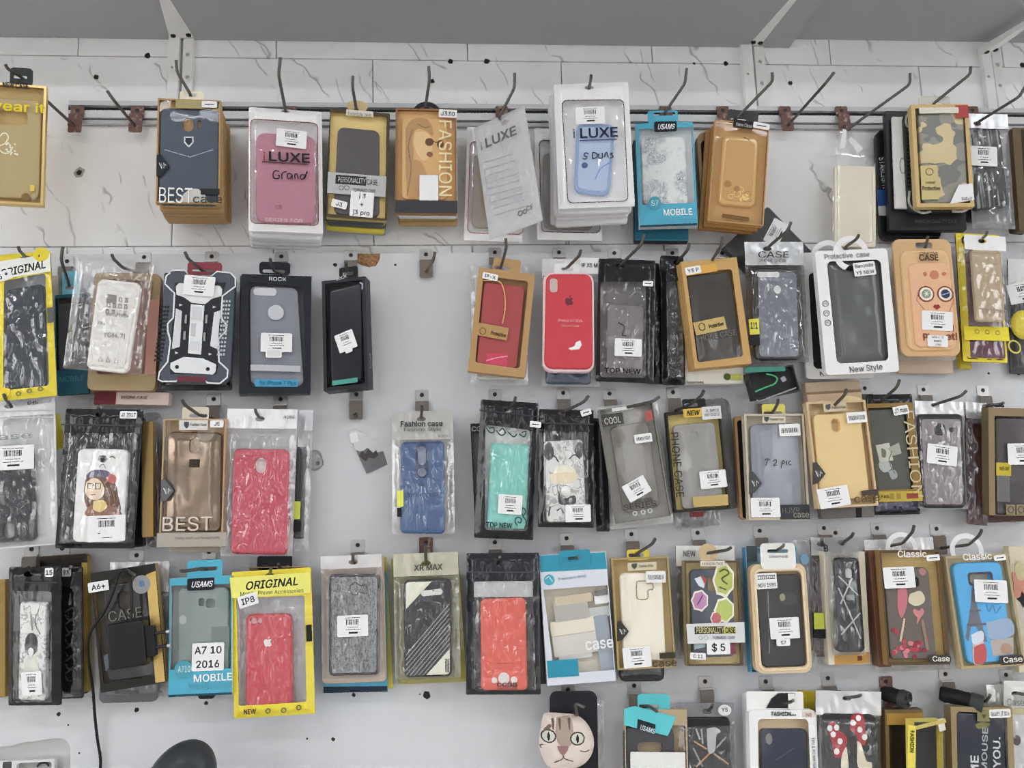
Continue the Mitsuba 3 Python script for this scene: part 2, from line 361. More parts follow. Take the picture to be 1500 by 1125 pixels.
        p, f = sheet(o, hole_p, size * 2, seed=sd); s.add('bag' if win is not None else 'back_sheet', (np.column_stack([p, bend(p, crinkle * .5, -1) - .0012]), f[:, ::-1]), bcol or col, bmat or mat, True)
        s.ctop = -.0024; s.cbot = -t + .0022; s.top = .0018; s.kind = 'bag'
        return s
    # --- contents
    def case(s, b, r, col, mat='satin', holes=(), bevel=.0025, rot=0, part='case', z0=None, z1=None, rim=None, wave=0):
        """The phone case itself: a rounded slab with real camera cutouts. b: box or four corner pixels."""
        p = s.ring(b, r)
        if rot: p = s.rot(p, rot, p.mean(0))
        hs = [s.ring(x[:4], x[4]) if len(x) == 5 else s.ring(x, 0) for x in holes]
        z0 = s.cbot if z0 is None else z0; z1 = s.ctop if z1 is None else z1
        if wave:
            V, F = slab(p, z0, z1 - wave, min(bevel, (z1 - wave - z0) * .8)); s.add(part, (V, F), col, mat, 38)
            q = inset(p, bevel * .5); v, f = sheet(q, hs, .004, seed=s.seed)
            dist = np.array(shapely.distance(shapely.points(v), Polygon(q).exterior)); u = sstep(0, .012, dist)
            n = z1 - wave + .0003 + wave * u * (.35 + .65 * meshkit.fbm(np.column_stack([v * [38, 24], np.full(len(v), s.seed * 2.1)]), 2, s.seed))
            s.add(part, (np.column_stack([v, n]), f), col, mat, True)
        else: s.add(part, slab(p, z0, z1, min(bevel, (z1 - z0) * .8), hs), col, mat, 38)
        if rim:
            s.add(part + '__rim', slab(inset(p, -.0006), z0, z1 - .0012, .0012, [inset(p, rim[1] * s.mpp)]), rim[0], 'satin', 38)
        return s
    def tab(s, b, col, kind='euro', r=4, slot=None, mat='card', part='hang_tab', n=-.0012, th=.0008):
        u0, v0, u1, v1 = s.bb(b); c = np.array([(u0 + u1) / 2, (v0 + v1) / 2])
        hc = s.hc if s.hc is not None else c
        hc = np.array([np.clip(hc[0], u0 + .006, u1 - .006), np.clip(hc[1], v0 + .0035, v1 - .0035)])
        if kind == 'ring':
            R = (u1 - u0) / 2; o = ell(c[0], v1 - R, R, R, 32); hl = [ell(c[0], v1 - R, R * (slot or .62), R * (slot or .62), 28)]
        elif kind == 'disc':
            o = ell(c[0], c[1], (u1 - u0) / 2, (v1 - v0) / 2, 28); hl = [ell(*hc, .0032, .0032, 14)]
        else:
            o = rr(u0, v0, u1, v1, r * s.mpp); sw = (slot or .3) * (u1 - u0)
            hl = [rr(max(hc[0] - sw, u0 + .002), hc[1] - .0026, min(hc[0] + sw, u1 - .002), hc[1] + .0026, .0025, 4)]
        s.add(part, slab(o, n - th, n, 0, hl), col, mat, 30); return s
    # --- print and stickers
    def lay(s, on):
        # every print lies a hair above the one before it
        s.nlay += 1
        return (s.ctop + .0001 if on == 'case' else s.top if on == 'top' else on) + .000015 * s.nlay
    def rect(s, b, col, r=0, rot=0, on='top', part='print', mat='card', th=.0003, holes=()):
        p = rr(*s.bb(b), r * s.mpp) if not hasattr(b[0], '__len__') else s.ring(b, r)
        if rot: p = s.rot(p, rot, p.mean(0))
        n = s.lay(on); s.add(sub(part, on, s), slab(p, n - .0004, n + th, 0, [s.ring(h[:4], h[4]) for h in holes]), col, mat, 30); return s
    def poly(s, pts, col, on='case', part='print', mat='card', smooth=False):
        p = np.array([s.L(*q) for q in pts])
        if smooth: q = curve(np.vstack([p, p[:1]]), 5)[:-1]; p = np.array([q[k] for k in range(len(q))])
        n = s.lay(on); s.add(sub(part, on, s), slab(p, n - .0003, n + .0003), col, mat); return s
    def oval(s, b, col, on='case', part='print', mat='card', hole=0):
        u0, v0, u1, v1 = s.bb(b); n = s.lay(on); e = ell((u0 + u1) / 2, (v0 + v1) / 2, (u1 - u0) / 2, (v1 - v0) / 2, 28)
        s.add(sub(part, on, s), slab(e, n - .0003, n + .0003, 0, [inset(e, hole * s.mpp)] if hole else []), col, mat, 30); return s
    def line(s, pts, w, col, on='case', part='print', mat='card', smooth=False):
        p = np.array([s.L(*q) for q in pts]); n = s.lay(on); w = w * s.mpp / 2
        if smooth: p = curve(p, 6)
        t = np.gradient(p, axis=0); t /= np.linalg.norm(t, axis=1, keepdims=True) + 1e-12
        a = np.stack([-t[:, 1], t[:, 0]], 1) * w; k = len(p); z = np.full(k, n + .0003)
        V = np.vstack([np.column_stack([p - a, z]), np.column_stack([p + a, z])]); i = np.arange(k - 1)
        s.add(sub(part, on), (V, np.vstack([np.stack([i, i + 1, k + i + 1], 1), np.stack([i, k + i + 1, k + i], 1)])), col, mat); return s
    def text(s, txt, x, y, h, col, wd=None, rot=0, bold=False, on='top', part='lettering', mat='card', slant=0):
        """Lettering: baseline starts at pixel (x, y), capitals h pixels high, wd pixels long."""
        v, f = text_geo(txt, bold); v = v.copy(); v[:, :2] *= h * s.mpp
        if wd: v[:, 0] *= wd * s.mpp / max(v[:, 0].max(), 1e-9)
        if slant: v[:, 0] += v[:, 1] * slant
        v[:, 2] = v[:, 2] / .02 * .0003 + s.lay(on) + .0002
        v[:, :2] = s.rot(v[:, :2], rot, np.zeros(2)) + s.L(x, y)
        s.add(sub(part, on, s), (v, f), col, mat); return s
    def lab(s, cx, cy, w, h, rot=0, kind='bar', txt=None, on='top', col=WHITE, r=1.5, th=None):
        """A stuck-on label with a bar code, or with writing."""
        c = s.L(cx, cy); W, H = w * s.mpp / 2, h * s.mpp / 2; n = s.lay(on) + (.0003 if on == 'top' else 0)
        pt = s.fresh('price_label' if kind == 'bar' else 'label')
        o = s.rot(rr(-W, -H, W, H, r * s.mpp, 3), rot, np.zeros(2)) + c
        s.add(pt, slab(o, n - .0004, n + .0003), col, 'card', 30)
        g = []
        def q(x0, y0, x1, y1): g.append(s.rot([(x0, y0), (x1, y0), (x1, y1), (x0, y1)], rot, np.zeros(2)) + c)
        if kind == 'bar':
            rs = np.random.RandomState(int(cx * 7 + cy) % 9999); x = -W * .42
            y0, y1 = (H * .12, H * .62) if H > .009 else (-H * .45, H * .35)
            if H <= .009: x = -W * .8
            xe = W * .42 if H > .009 else W * .8
            while x < xe:
                b = W * rs.uniform(.03, .075); q(x, y0, min(x + b, xe), y1); x += b + W * rs.uniform(.03, .06)
            if H > .009:
                q(-W * .5, H * .74, W * .5, H * .79); q(-W * .35, -H * .14, W * .35, -H * .09); q(-W * .45, -H * .38, W * .5, -H * .33); q(-W * .25, -H * .72, W * .32, -H * .56)
            sub = 'barcode'
        elif txt is None:
            q(-W * .6, -H * .15, W * .6, H * .15); sub = 'print'
        else: sub = None
        for r4 in g:
            V = np.column_stack([r4, np.full(4, n + .00045)]); s.add(pt + '__' + sub, (V, np.array([[0, 1, 2], [0, 2, 3]])), INK, 'card')
        if txt:
            rows = txt if isinstance(txt, list) else [txt]; k = len(rows)
            for i, tx in enumerate(rows):
                v, f = text_geo(tx, True); v = v.copy(); hh = 2 * H / k * .5; v[:, :2] *= hh
                v[:, 0] *= min(1, 2 * W * .86 / v[:, 0].max()); v[:, 0] -= v[:, 0].max() / 2; v[:, 1] += H - 2 * H * (i + .76) / k
                v[:, 2] = v[:, 2] / .02 * .0002 + n + .0003
                v[:, :2] = s.rot(v[:, :2], rot, np.zeros(2)) + c; s.add(pt + '__lettering', (v, f), INK, 'card')
        return s
    # --- the pile behind it
    def stack(s, n, step, col, case=None, kind='box', jit=(2., 3.), roll=1.2, mat='card', what='package', cols=None, drift=(0, 0), case_mat='satin', hs=1.0):
        """n more packages hanging behind this one on the same hook, each a thing of its own."""
        rs = np.random.RandomState(s.seed * 31 + n)
        for i in range(n):
            th = step * .9; T = Thing('phone_case_package', f'{what}, {ORD[i]} behind the {s.short}', 'phone case', f'packages stacked behind the {s.short}')
            c = cols[i % len(cols)] if cols else col
            dep = -s.t - (.0032 if s.kind == 'bag' else .0008) - step * i
            a = math.radians(rs.uniform(-roll, roll)); ca, sa = math.cos(a), math.sin(a)
            T.M = s.M @ np.array([[ca, -sa, 0], [sa, ca, 0], [0, 0, 1.]])
            T.O = s.O + s.M @ np.array([rs.uniform(-1, 1) * jit[0] * .001 + drift[0] * .001 * (i + 1), (rs.uniform(-1, 1) * jit[1] + drift[1] * (i + 1)) * .001, dep])
            w, h = s.w / 2 - .0006, s.h / 2 * hs; hl = []
            if s.hook is not None:
                P = s.hook.point(s.d + dep); q = T.M.T @ (P - T.O)
                if abs(q[0]) < w - .006 and q[1] < h - .005: hl = [ell(q[0], q[1], .006, .0042, 12)]
            o = rr(-w, -h, w, h, .002 if kind == 'box' else .005, 3)
            T.add('bag' if kind == 'bag' else 'box', slab(o, -th, 0, min(.004, th * .55) if kind == 'bag' else .0006, hl), c, mat, 35)
            if case is not None:
                k = rr(-w * .84, -h * .84, w * .84, h * .72, .008); T.add('case', slab(k, -.0008, .0003, .0003), case, case_mat, 35)
            T.done()
        return s
    def done(s):
        super().done(); return s

class Hook(Thing):
    """A wall plate with a wire prong that leaves it, runs out through what hangs on it and turns up at the end."""
    def __init__(s, pl, e, b, t, kind='chrome', short=None, label=None, screw=True, pd=.0205, plate=True):
        rusty = kind == 'rust'
        what = 'rusty brown' if rusty else 'chrome'
        super().__init__('display_hook', label or f'{what} hook holding the {short}', 'hook')
        x, y = pl; d0 = .0135; d1 = d0 + .006
        c0 = at(x, y, d0); k = np.linalg.norm(CAM - c0) / FPX
        W = .0098; X = np.array([1, 0, 0.]); Zv = np.array([0, 0, 1.]); Y = np.array([0, -1., 0])
        s.O = c0; s.M = np.stack([X, Zv, Y], 1)
        mat = 'rust' if rusty else 'metal'; col = (120, 90, 80) if rusty else (176, 174, 172)
        hz = -.0285
        if plate:
            # flange with the screw hole, step, front plate
            s.add('plate', slab(rr(-W, -.007, W, .009, .002, 3), -.0012, 0, .0003, [ell(0, .0015, .0032, .0032, 14)]), col, mat, 30)
            s.add('plate', box_to(-W, -.0085, -.0012, W, -.0068, .0062), col, mat)
            s.add('plate', slab(rr(-W, hz - .008, W, -.0085, .0025, 3), .005, .0062, .0003), col if rusty else (112, 104, 98), mat if rusty else 'satin', 30)
            if screw:
                s.add('screw', slab(ell(0, .0015, .003, .003, 14), -.0012, -.0004), (36, 34, 33), 'satin', 30)
        root = c0 + Zv * hz * .95 + Y * .0045
        pts = [root]
        if e is not None: pts.append(at(*e[:2], e[2]))
        pts.append(at(*b[:2], b[2])); tip = at(*t, b[2] + .006)
        s.path = np.array(pts)
        full = pts + [tip]; out = [full[0]]
        for i in range(1, len(full) - 1):
            p0, p1, p2 = full[i - 1], full[i], full[i + 1]; rd = .006
            a = p1 + (p0 - p1) / np.linalg.norm(p0 - p1) * min(rd, np.linalg.norm(p0 - p1) * .4); c = p1 + (p2 - p1) / np.linalg.norm(p2 - p1) * min(rd, np.linalg.norm(p2 - p1) * .4)
            for u in np.linspace(0, 1, 5): out.append((1 - u) ** 2 * a + 2 * u * (1 - u) * p1 + u * u * c)
        out.append(full[-1]); s.O, s.M = np.zeros(3), np.eye(3)
        s.add('prong', tube(np.array(out), .0022, 8), (92, 90, 86), 'metal', 50)
        s.done()
    def point(s, d):
        ds = -s.path[:, 1]
        return np.array([np.interp(d, ds, s.path[:, 0]), -d, np.interp(d, ds, s.path[:, 2])])
def box_to(x0, y0, z0, x1, y1, z1):
    return box_mesh(x0, y0, z0, x1, y1, z1)

def hk(px, py, ex, ey, tx, ty, L=.09, kind='chrome', f=.72):
    n = math.hypot(tx - ex, ty - ey); g = max(-1, min(1, (tx - ex) / 10))
    return dict(pl=(px, py), e=(ex, ey), b=(ex + f * (tx - ex) + g * .09 * n, ey + f * (ty - ey) + .05 * n, L), t=(tx, ty), kind=kind)
# ---------------------------------------------------------------- the room
def struct(k, V, F, mat, col=(200, 200, 200), label=None, ang=0):
    emit(k, [(*shade(V, F, ang), col)], mat); labels[k] = {'kind': 'structure'}
    if label: labels[k]['label'] = label
XL, XR, YF, HC = -2.3, 2.5, -3.6, 3.0
struct('floor', *box_mesh(XL, .1, -.05, XR, YF - .1, 0), 'card', (178, 175, 170))
struct('ceiling', *box_mesh(XL, .1, HC, XR, YF, HC + .05), 'card', (205, 205, 205))
# both side walls open to daylight: a doorway in the left one, a wide shop window in the right one; the wall behind the camera is closed
def bx(n, *b, col=(196, 196, 196)): struct(n, *box_mesh(*b), 'card', col)
WL, WR = (-2.9, -1.05), (-2.9, -1.05)
bx('wall_left', XL - .1, .1, 0, XL, WL[1], HC); bx('wall_left_front', XL - .1, WL[0], 0, XL, YF, HC); bx('wall_left_head', XL - .1, WL[1], 2.55, XL, WL[0], HC)
bx('wall_right', XR, .1, 0, XR + .1, WR[1], HC); bx('wall_right_front', XR, WR[0], 0, XR + .1, YF, HC); bx('wall_right_head', XR, WR[1], 2.55, XR + .1, WR[0], HC); bx('wall_right_sill', XR, WR[1], 0, XR + .1, WR[0], .5)
bx('trim_1', XR + .02, -1.95, .5, XR + .07, -2.0, 2.55, col=(120, 120, 122)); bx('trim_2', XL - .07, WL[1], 2.1, XL - .02, WL[0], 2.16, col=(120, 120, 122))
# the wall behind the camera: a shop front of broad panels with four narrow panes of daylight between them
SL = (-1.45, -.8, .78, 1.5); SW = .22
xs_ = [XL] + [v for x in SL for v in (x - SW / 2, x + SW / 2)] + [XR]
for i in range(0, len(xs_), 2): bx(f'wall_front_panel_{i // 2 + 1}', xs_[i], YF, 0, xs_[i + 1], YF - .1, HC, col=(176, 176, 176))
for i, x in enumerate(SL): bx(f'wall_front_head_{i + 1}', x - SW / 2, YF - .02, 2.45, x + SW / 2, YF - .1, HC, col=(150, 150, 150)); bx(f'wall_front_sill_{i + 1}', x - SW / 2, YF - .02, 0, x + SW / 2, YF - .1, .35, col=(150, 150, 150))
# back wall: plaster, then tiles with recessed joints
struct('wall_back', *box_mesh(XL, .0075, 0, XR, .1, HC), 'card', (206, 206, 204))
GAP = .0008; TW, TH = .300, .3063
for row in range(-2, 3):
    for kx in range(-5, 7):
        x0 = kx * TW + (TW / 2 if row % 2 else 0); z0 = Z0 + row * TH
        if row == -2 and False: continue
        V, F = slab(np.array([(x0 + GAP, z0 + GAP), (x0 + TW - GAP, z0 + GAP), (x0 + TW - GAP, z0 + TH - GAP), (x0 + GAP, z0 + TH - GAP)]), -.0085, 0, .0005, steps=1)
        V = np.column_stack([V[:, 0], -V[:, 2] - .0, V[:, 1]])
        emit(fresh('wall_back__tile'), [(*shade(V, F, 0), (200, 200, 200))], 'tile')
# the white board that the lower hooks are screwed to, with a chipped top edge showing chipboard and a broken corner at the socket
BD = .012
def wallpts(px, d=BD): return np.array([at(x, y, d)[[0, 2]] for x, y in px])
top = wallpts([(-300, 372), (0, 372), (300, 372), (505, 370), (519, 371)])
chipp = wallpts([(519, 371), (521, 384), (530, 389), (541, 391.5), (551, 389), (556, 381), (557, 371)])
top2 = wallpts([(557, 371), (800, 370), (1200, 365), (1560, 358), (1900, 350)])
hole = wallpts([(-60, 1094), (0, 1093), (18, 1092.5), (30, 1088), (48, 1086), (66, 1083), (84, 1081), (97, 1084), (103, 1092), (103, 1125), (104, 1200), (-60, 1200)])
low = 1.02
bo = np.vstack([top, chipp[1:-1], top2, [[XR, top2[-1][1]], [XR, low], [XL, low], [XL, top[0][1]]]])
V, F = slab(bo, -.0119, 0, 0, [hole]); V = np.column_stack([V[:, 0], -BD - V[:, 2], V[:, 1]])
emit('wall_back__board', [(*shade(V, F, 0), (200, 200, 200))], 'board')
V, F = slab(chipp, -.0085, 0); V = np.column_stack([V[:, 0], -BD + .0025 - V[:, 2], V[:, 1]]); 
V[:, 1] += (meshkit.noise(V * 900) - .5) * .001
emit('wall_back__chipped_patch', [(*shade(V, F, 0), (150, 110, 70))], 'chip'); labels['wall_back__chipped_patch'] = {'label': 'brown chipboard bared at the chipped edge'}
def mark(px, py, r, d, col=(38, 36, 34), name='screw_hole'):
    c = at(px, py, d); k = np.linalg.norm(CAM - c) / FPX; rs = np.random.RandomState(int(px * 3 + py))
    e = ell(c[0], c[2], r * k, r * k, 12); e = c[[0, 2]] + (e - c[[0, 2]]) * rs.uniform(.8, 1.15, (12, 1))
    V, F = slab(e, 0, .0004); V = np.column_stack([V[:, 0], -d - V[:, 2], V[:, 1]])
    emit(fresh('wall_back__' + name), [(*shade(V, F, 0), col)], 'card')
for x, y, r in ((216, 82, 4), (141, 113, 3.4), (633, 119, 3.2), (660, 90, 3.4), (713, 90, 4), (1063, 93, 3.2), (1017, 93, 1.8), (1158, 122, 3), (1498, 95, 3.5)): mark(x, y, r, .0002)
mark(116, 253, 7, .0002, (150, 148, 146), 'plaster_chip'); mark(116, 253, 3.6, .0006)
for x, y, r in ((491, 388, 2.6), (579, 388, 1.8), (86, 1046, 2.6), (200, 1040, 3), (302, 1030, 2.6), (625, 1018, 5.5), (518, 1018, 2.6), (615, 1017, 1), (488, 1083, 2.4), (450, 1082, 1.4), (1448, 547, 1.6), (1492, 548, 1.6), (116, 1103, 1), (100, 1062, 1)): mark(x, y, r, BD)
# slatted aluminium rail along the tiles
def rail(n, y0, y1, d0, d1, col, xs=(-300, 98, 1800)):
    z0 = at(700, y1, d1)[2]; z1 = at(700, y0, d1)[2]; return box_mesh(at(100, 160, d1)[0], -d0, z0, XR - .02, -d1, z1), col
R = Thing('slat_rail', 'white aluminium slat rail along the tiles that the brown hooks slide in', 'rail')
for part, y0, y1, d0, d1, col in (('top_lip', 152, 158.5, .0005, .010, (186, 187, 189)), ('channel', 158.5, 187, .0005, .002, (46, 47, 49)), ('slat', 165.5, 176, .002, .0095, (200, 202, 204)), ('bottom_lip', 179.5, 184.5, .002, .008, (175, 176, 178))):
    (V, F), c = rail(0, y0, y1, d0, d1, col)
    R.add(part, (V, F), c, 'satin')
R.done()
# shelf over the hooks and its slotted steel brackets
zs = at(600, 63, 0)[2]
S = Thing('wall_shelf', 'long grey shelf board above the hooks, left of the seam', 'shelf')
xs = at(1155, 64, 0)[0]
S.add('', box_mesh(XL + .01, -.0005, zs, xs, -.20, zs + .02), (150, 151, 153), 'card'); S.done()
zs2 = at(1170, 61, 0)[2]
S = Thing('wall_shelf', 'grey shelf board above the hooks at the right end, right of the seam', 'shelf')
S.add('', box_mesh(xs + .004, -.0005, zs2 + .004, XR - .01, -.20, zs2 + .024), (150, 151, 153), 'card'); S.done()
def bracket(xa, xb, ybot, arm, label):
    """A folded steel bracket: a post of two strips with a groove between them on the tiles, and a tapering arm under the shelf."""
    T = Thing('shelf_bracket', label, 'bracket')
    x0, x1 = at(xa, 80, 0)[0], at(xb, 80, 0)[0]; w = x1 - x0; zb = at(xa, ybot, 0)[2]; zt = min(zs, zs2) - .0002; m = .0036
    def up(o, n0, n1, hs=(), b=.0012): V, F = slab(np.array(o), n0, n1, b, hs); return np.column_stack([V[:, 0], -.0004 - V[:, 2], V[:, 1]]), F
    T.add('post_strip', up([(x0, zb), (x0 + .46 * w, zb), (x0 + .46 * w, zt), (x0, zt)], 0, .0105, [ell(x0 + .2 * w, zt - .052, m * .6, m * .6, 10)]), (214,214,213), 'satin', 30)
    T.add('post_web', up([(x0 + .46 * w, zb), (x0 + .56 * w, zb), (x0 + .56 * w, zt), (x0 + .46 * w, zt)], 0, .002, b=.0002), (150,150,150), 'satin', 30)
    T.add('post_strip_001', up([(x0 + .56 * w, zb), (x1, zb), (x1, zt), (x0 + .56 * w, zt)], 0, .006, [ell(x0 + .78 * w, z, m, m, 14) for z in (zt - .028, zt - .066)]), (210,210,209), 'satin', 30)
    # arm: from the post outwards under the shelf
    (ax, ay), (bx_, by), (cx, cy), (dx, dy) = arm
    P = [at(ax, ay, .008), at(bx_, by, .008), at(cx, cy, .105), at(dx, dy, .105)]
    for k, j in ((3, 0), (2, 1)): P[k] = P[k] + (P[k] - P[j]) * .75
    P = [np.array([q[0], q[1], min(q[2], zt - .0004)]) for q in P]
    top = [np.array([q[0], q[1], zt]) for q in P]
    V = np.array(P + top); F = [(0, 1, 2), (0, 2, 3), (4, 6, 5), (4, 7, 6)] + [f for i in range(4) for f in ((i, i + 4, (i + 1) % 4), ((i + 1) % 4, i + 4, (i + 1) % 4 + 4))]
    T.add('arm', (V, np.array(F)), (208,208,207), 'satin')
    e = (P[0] - P[3]) ; g = P[3] - P[0]
    for u, v in ((.16, .06), (.8, .05)):
        c = P[0] * (1 - u) + P[1] * u + g * v; n = np.array([0, 0, -1.]); T.add(T.fresh('bolt_hole'), tube([c + [0, 0, .0004], c + [0, -.0004, -.0012]], .0040, 12), (28,28,28), 'card')
    T.done()
bracket(249, 285, 158, ((249,58),(284,54),(250,0),(237,0)), 'white slotted steel shelf bracket on the tiles behind the leftmost tall stack')
bracket(1083, 1118, 164, ((1096,62),(1113,63),(1152,0),(1140,0)), 'white slotted steel shelf bracket left of the seam between the shelf boards')
bracket(1432, 1462, 164, ((1434,82),(1456,76),(1524,16),(1512,8)), 'white slotted steel shelf bracket at the right end of the shelf')
# ceiling lamps of the shop, behind and above the camera
for i, (x, y) in enumerate(((-1.1, -1.9), (1.2, -1.9))):
    T = Thing('ceiling_lamp', 'slim white ceiling lamp ' + ('left' if i == 0 else 'right') + ' of the camera', 'lamp')
    T.add('housing', box_mesh(x - .65, y - .09, HC - .04, x + .65, y + .09, HC - .001), (225, 225, 225), 'card'); T.done()
    V, F = box_mesh(x - .62, y - .07, HC - .055, x + .62, y + .07, HC - .0405)
    sh = mikit.ply((V, F), 'card', smooth=False, color=np.tile(lin((240, 240, 240)), (8, 1)))
    sh['emitter'] = {'type': 'area', 'radiance': {'type': 'rgb', 'value': [TUBE * .97, TUBE, TUBE * 1.04]}}
    scene[T.key + '__diffuser'] = sh
# ---------------------------------------------------------------- top row
KRAFT = (172, 134, 84); GOLD = (206, 172, 100); CREAM = (226, 214, 186); SILV = (198, 198, 200); CLEAR = (225, 226, 228); TEAL = (74, 166, 192)
p = Pk([(-32,117),(68,128),(63,302),(-37,295)], .10, .012, 'gold box with a swan-printed phone case, cut by the left edge of the top row', 'gold swan phone case box',
   hook=hk(113,163, 30,112, 8,95, .125, 'rust'))
p.box(GOLD, insert=(190,158,98), imat='card', mat='metal', border=3).case((-22,150,48,280), 9, (178,158,110), mat='satin', holes=[(0,161,35,181,8)])
p.text('wear it', -18, 160, 12, (250,204,0), wd=64, bold=True).text('NEW CASE', 4, 128, 7, INK, wd=29, bold=True).line([(-2,200),(4,194),(10,196),(11,203),(5,210),(-3,214),(2,222),(12,223),(18,214)], 1.6, (235,225,190), smooth=True)
for i in range(16): p.oval((8+rng.rand()*18-1,208+rng.rand()*20-1,8+rng.rand()*18+2,208+rng.rand()*20+2) if 0 else (lambda a,b:(a-1.2,b-1.2,a+1.2,b+1.2))(8+rng.rand()*18,208+rng.rand()*20), (240,232,205))
p.oval((33,284,43,294), (130,100,50), on='top').rect((45,272,50,280), (220,190,60), on='top').tab((18,100,44,124), (52,58,56), r=5).done()

Hook((201,163), None, (166,146,.07), (157,133), kind='rust', label='rusty brown hook hanging empty on the rail, second from the left')
p = Pk([(230,143),(324,148),(321,299),(229,297)], .108, .010, 'kraft box with a slate-blue phone case lettered BEST case, front of a tall stack', 'slate-blue phone case in the BEST case box',
   hook=hk(290,163, 279,138, 258,88, .130, 'rust'))
p.box(KRAFT, insert=KRAFT, border=2).case((238,160,315,296), 8, (66,76,90), holes=[(268,171,282,191,7),(289,175,294,186,2)])
p.tab((265,133,296,149), (225,215,190), r=4).rect((260,147,296,159), (160,150,105)).lab(307,153.5,20,9,kind='text')
p.line([(240,218),(278,229),(312,218)], 1.2, (150,160,170)).poly([(269,199),(283,199),(283,208),(276,215),(269,208)], (205,210,212))
p.poly([(271,201),(281,201),(281,207),(276,212),(271,207)], (40,46,56), on=-.0027, part='case__emblem')
def badge(p, x, y, s=1.0, col=(34,42,48)):
    """The dark diamond badge with a white scribble that hangs over a box's left edge."""
    p.poly([(x, y-16*s),(x+6*s, y-17*s),(x+19*s, y),(x+8*s, y+14*s),(x, y+16*s)], col, on='top', part='badge').line([(x+4*s,y-4*s),(x+8*s,y+5*s),(x+7*s,y-3*s),(x+11*s,y+4*s),(x+11*s,y-4*s),(x+14*s,y)], 1.2, (215,215,215), on=p.top+.0004, part='badge__print')
badge(p, 229.5, 243)
p.poly([(262,296),(268,284),(278,276),(290,276),(300,284),(304,296)], (196,194,188), on=-.002, part='print', smooth=False).text('BEST', 233, 297, 21, (228,226,220), wd=42).text('case', 283, 297, 11, (60,60,62), wd=37).rect((296,277,320,285), (40,42,46))
p.stack(8, .0104, KRAFT, case=(90,90,92), what='kraft boxed phone case').done()

p = Pk([(363,153),(472,163),(473,341),(365,336)], .085, .012, 'white zip bag lettered LUXE with a pink phone case and handwriting Grand', 'pink phone case in the bag marked Grand', hook=hk(425,163, 418,161, 411,84, .125, 'rust'))
def luxebag(p, win, line=(120,60,70)):
    p.bag((226,226,228), win, 7, bmat='card', crinkle=.0012)
    q = p.ring(win, 7); n = p.top + .0003
    p.add('print', slab(inset(q, -.0006), n - .0005, n, 0, [inset(q, .0004)]), line, 'card')
luxebag(p, (372,178,462,328))
p.case((379,195,459,325), 13, (184,116,138)).text('i', 386, 237, 13, (150,50,60), on='top').text('LUXE', 394, 236, 13, INK, wd=55, bold=True).rect((387,238.5,449,240), (90,60,70)).lab(427,204,41,26,-4)
def hand(p, strokes, w=1.5, col=(30,30,34), on='top', part='handwriting'):
    for s in strokes: p.line(s, w, col, on=on, part=part, smooth=True)
hand(p, [[(409,252),(403,251),(400,256),(402,262),(408,262),(409,258),(406,258)],[(413,263),(413,256),(416,253),(420,252)],[(427,256),(422,255),(421,261),(425,262),(428,257),(428,263)],[(432,263),(432,256),(435,256),(437,263)],[(446,257),(441,257),(440,262),(444,263),(450,252),(446,263)]])
p.text('CE', 403, 306, 5, (120,70,84), wd=9).text('SERIES FOR', 388, 325, 5, (215,190,198), wd=50).stack(9, .0078, (214,214,216), kind='bag', what='white bagged phone case').done()

p = Pk([(484,158.5),(570,167),(568,324),(477,317)], .07, .010, 'gold box with a dark grey case banded PERSONALITY CASE, labelled j3 j3 pro', 'PERSONALITY CASE box labelled j3 pro', hook=hk(523,163, 522,160, 517,111, .10, 'rust'))
p.box((74,64,44), win=[(484.5,164),(566.5,171),(564,320),(480.5,313)], wr=0, insert=(226,194,118), imat='satin', side=(170,146,80)).case([(495,184),(556,190),(556,318),(489,312)], 9, (86,82,84))
p.tab((508,146,538,164), (200,172,128), 'disc').rect((508,162,546,171), (205,200,188)).text('FASHION CASE', 510, 169.5, 5, INK, wd=33)
p.rect([(480.5,252),(566,259),(564.5,289),(479,283)], (176,176,178), part='band').rect((493,258,535,271), (44,44,46), rot=0, on=.001, part='band__print').text('PERSONALITY', 495, 267, 7.5, (200,200,200), wd=38, on=.0013, part='band__lettering').text('CASE', 537, 271, 8, INK, wd=15, on=.001, part='band__lettering').text('TORNADO CASE', 516, 281, 5, (70,70,72), wd=32, on=.001, part='band__lettering')
for x in (500, 508): p.oval((x-3.5,272,x+3.5,279), (90,90,92), on=.001, part='band__print', hole=.8)
p.lab(530,299.5,32,37,-2,kind='text',txt=['j 3','+','j3 pro']).lab(497,299.5,21,11,-12,kind='text',txt='J3')
p.stack(5, .0088, (190,170,40), cols=[(70,72,74),(196,178,40),(84,86,86),(206,190,60),(150,150,150)], kind='bag', what='yellow and grey bagged phone case', drift=(0,-.6)).done()

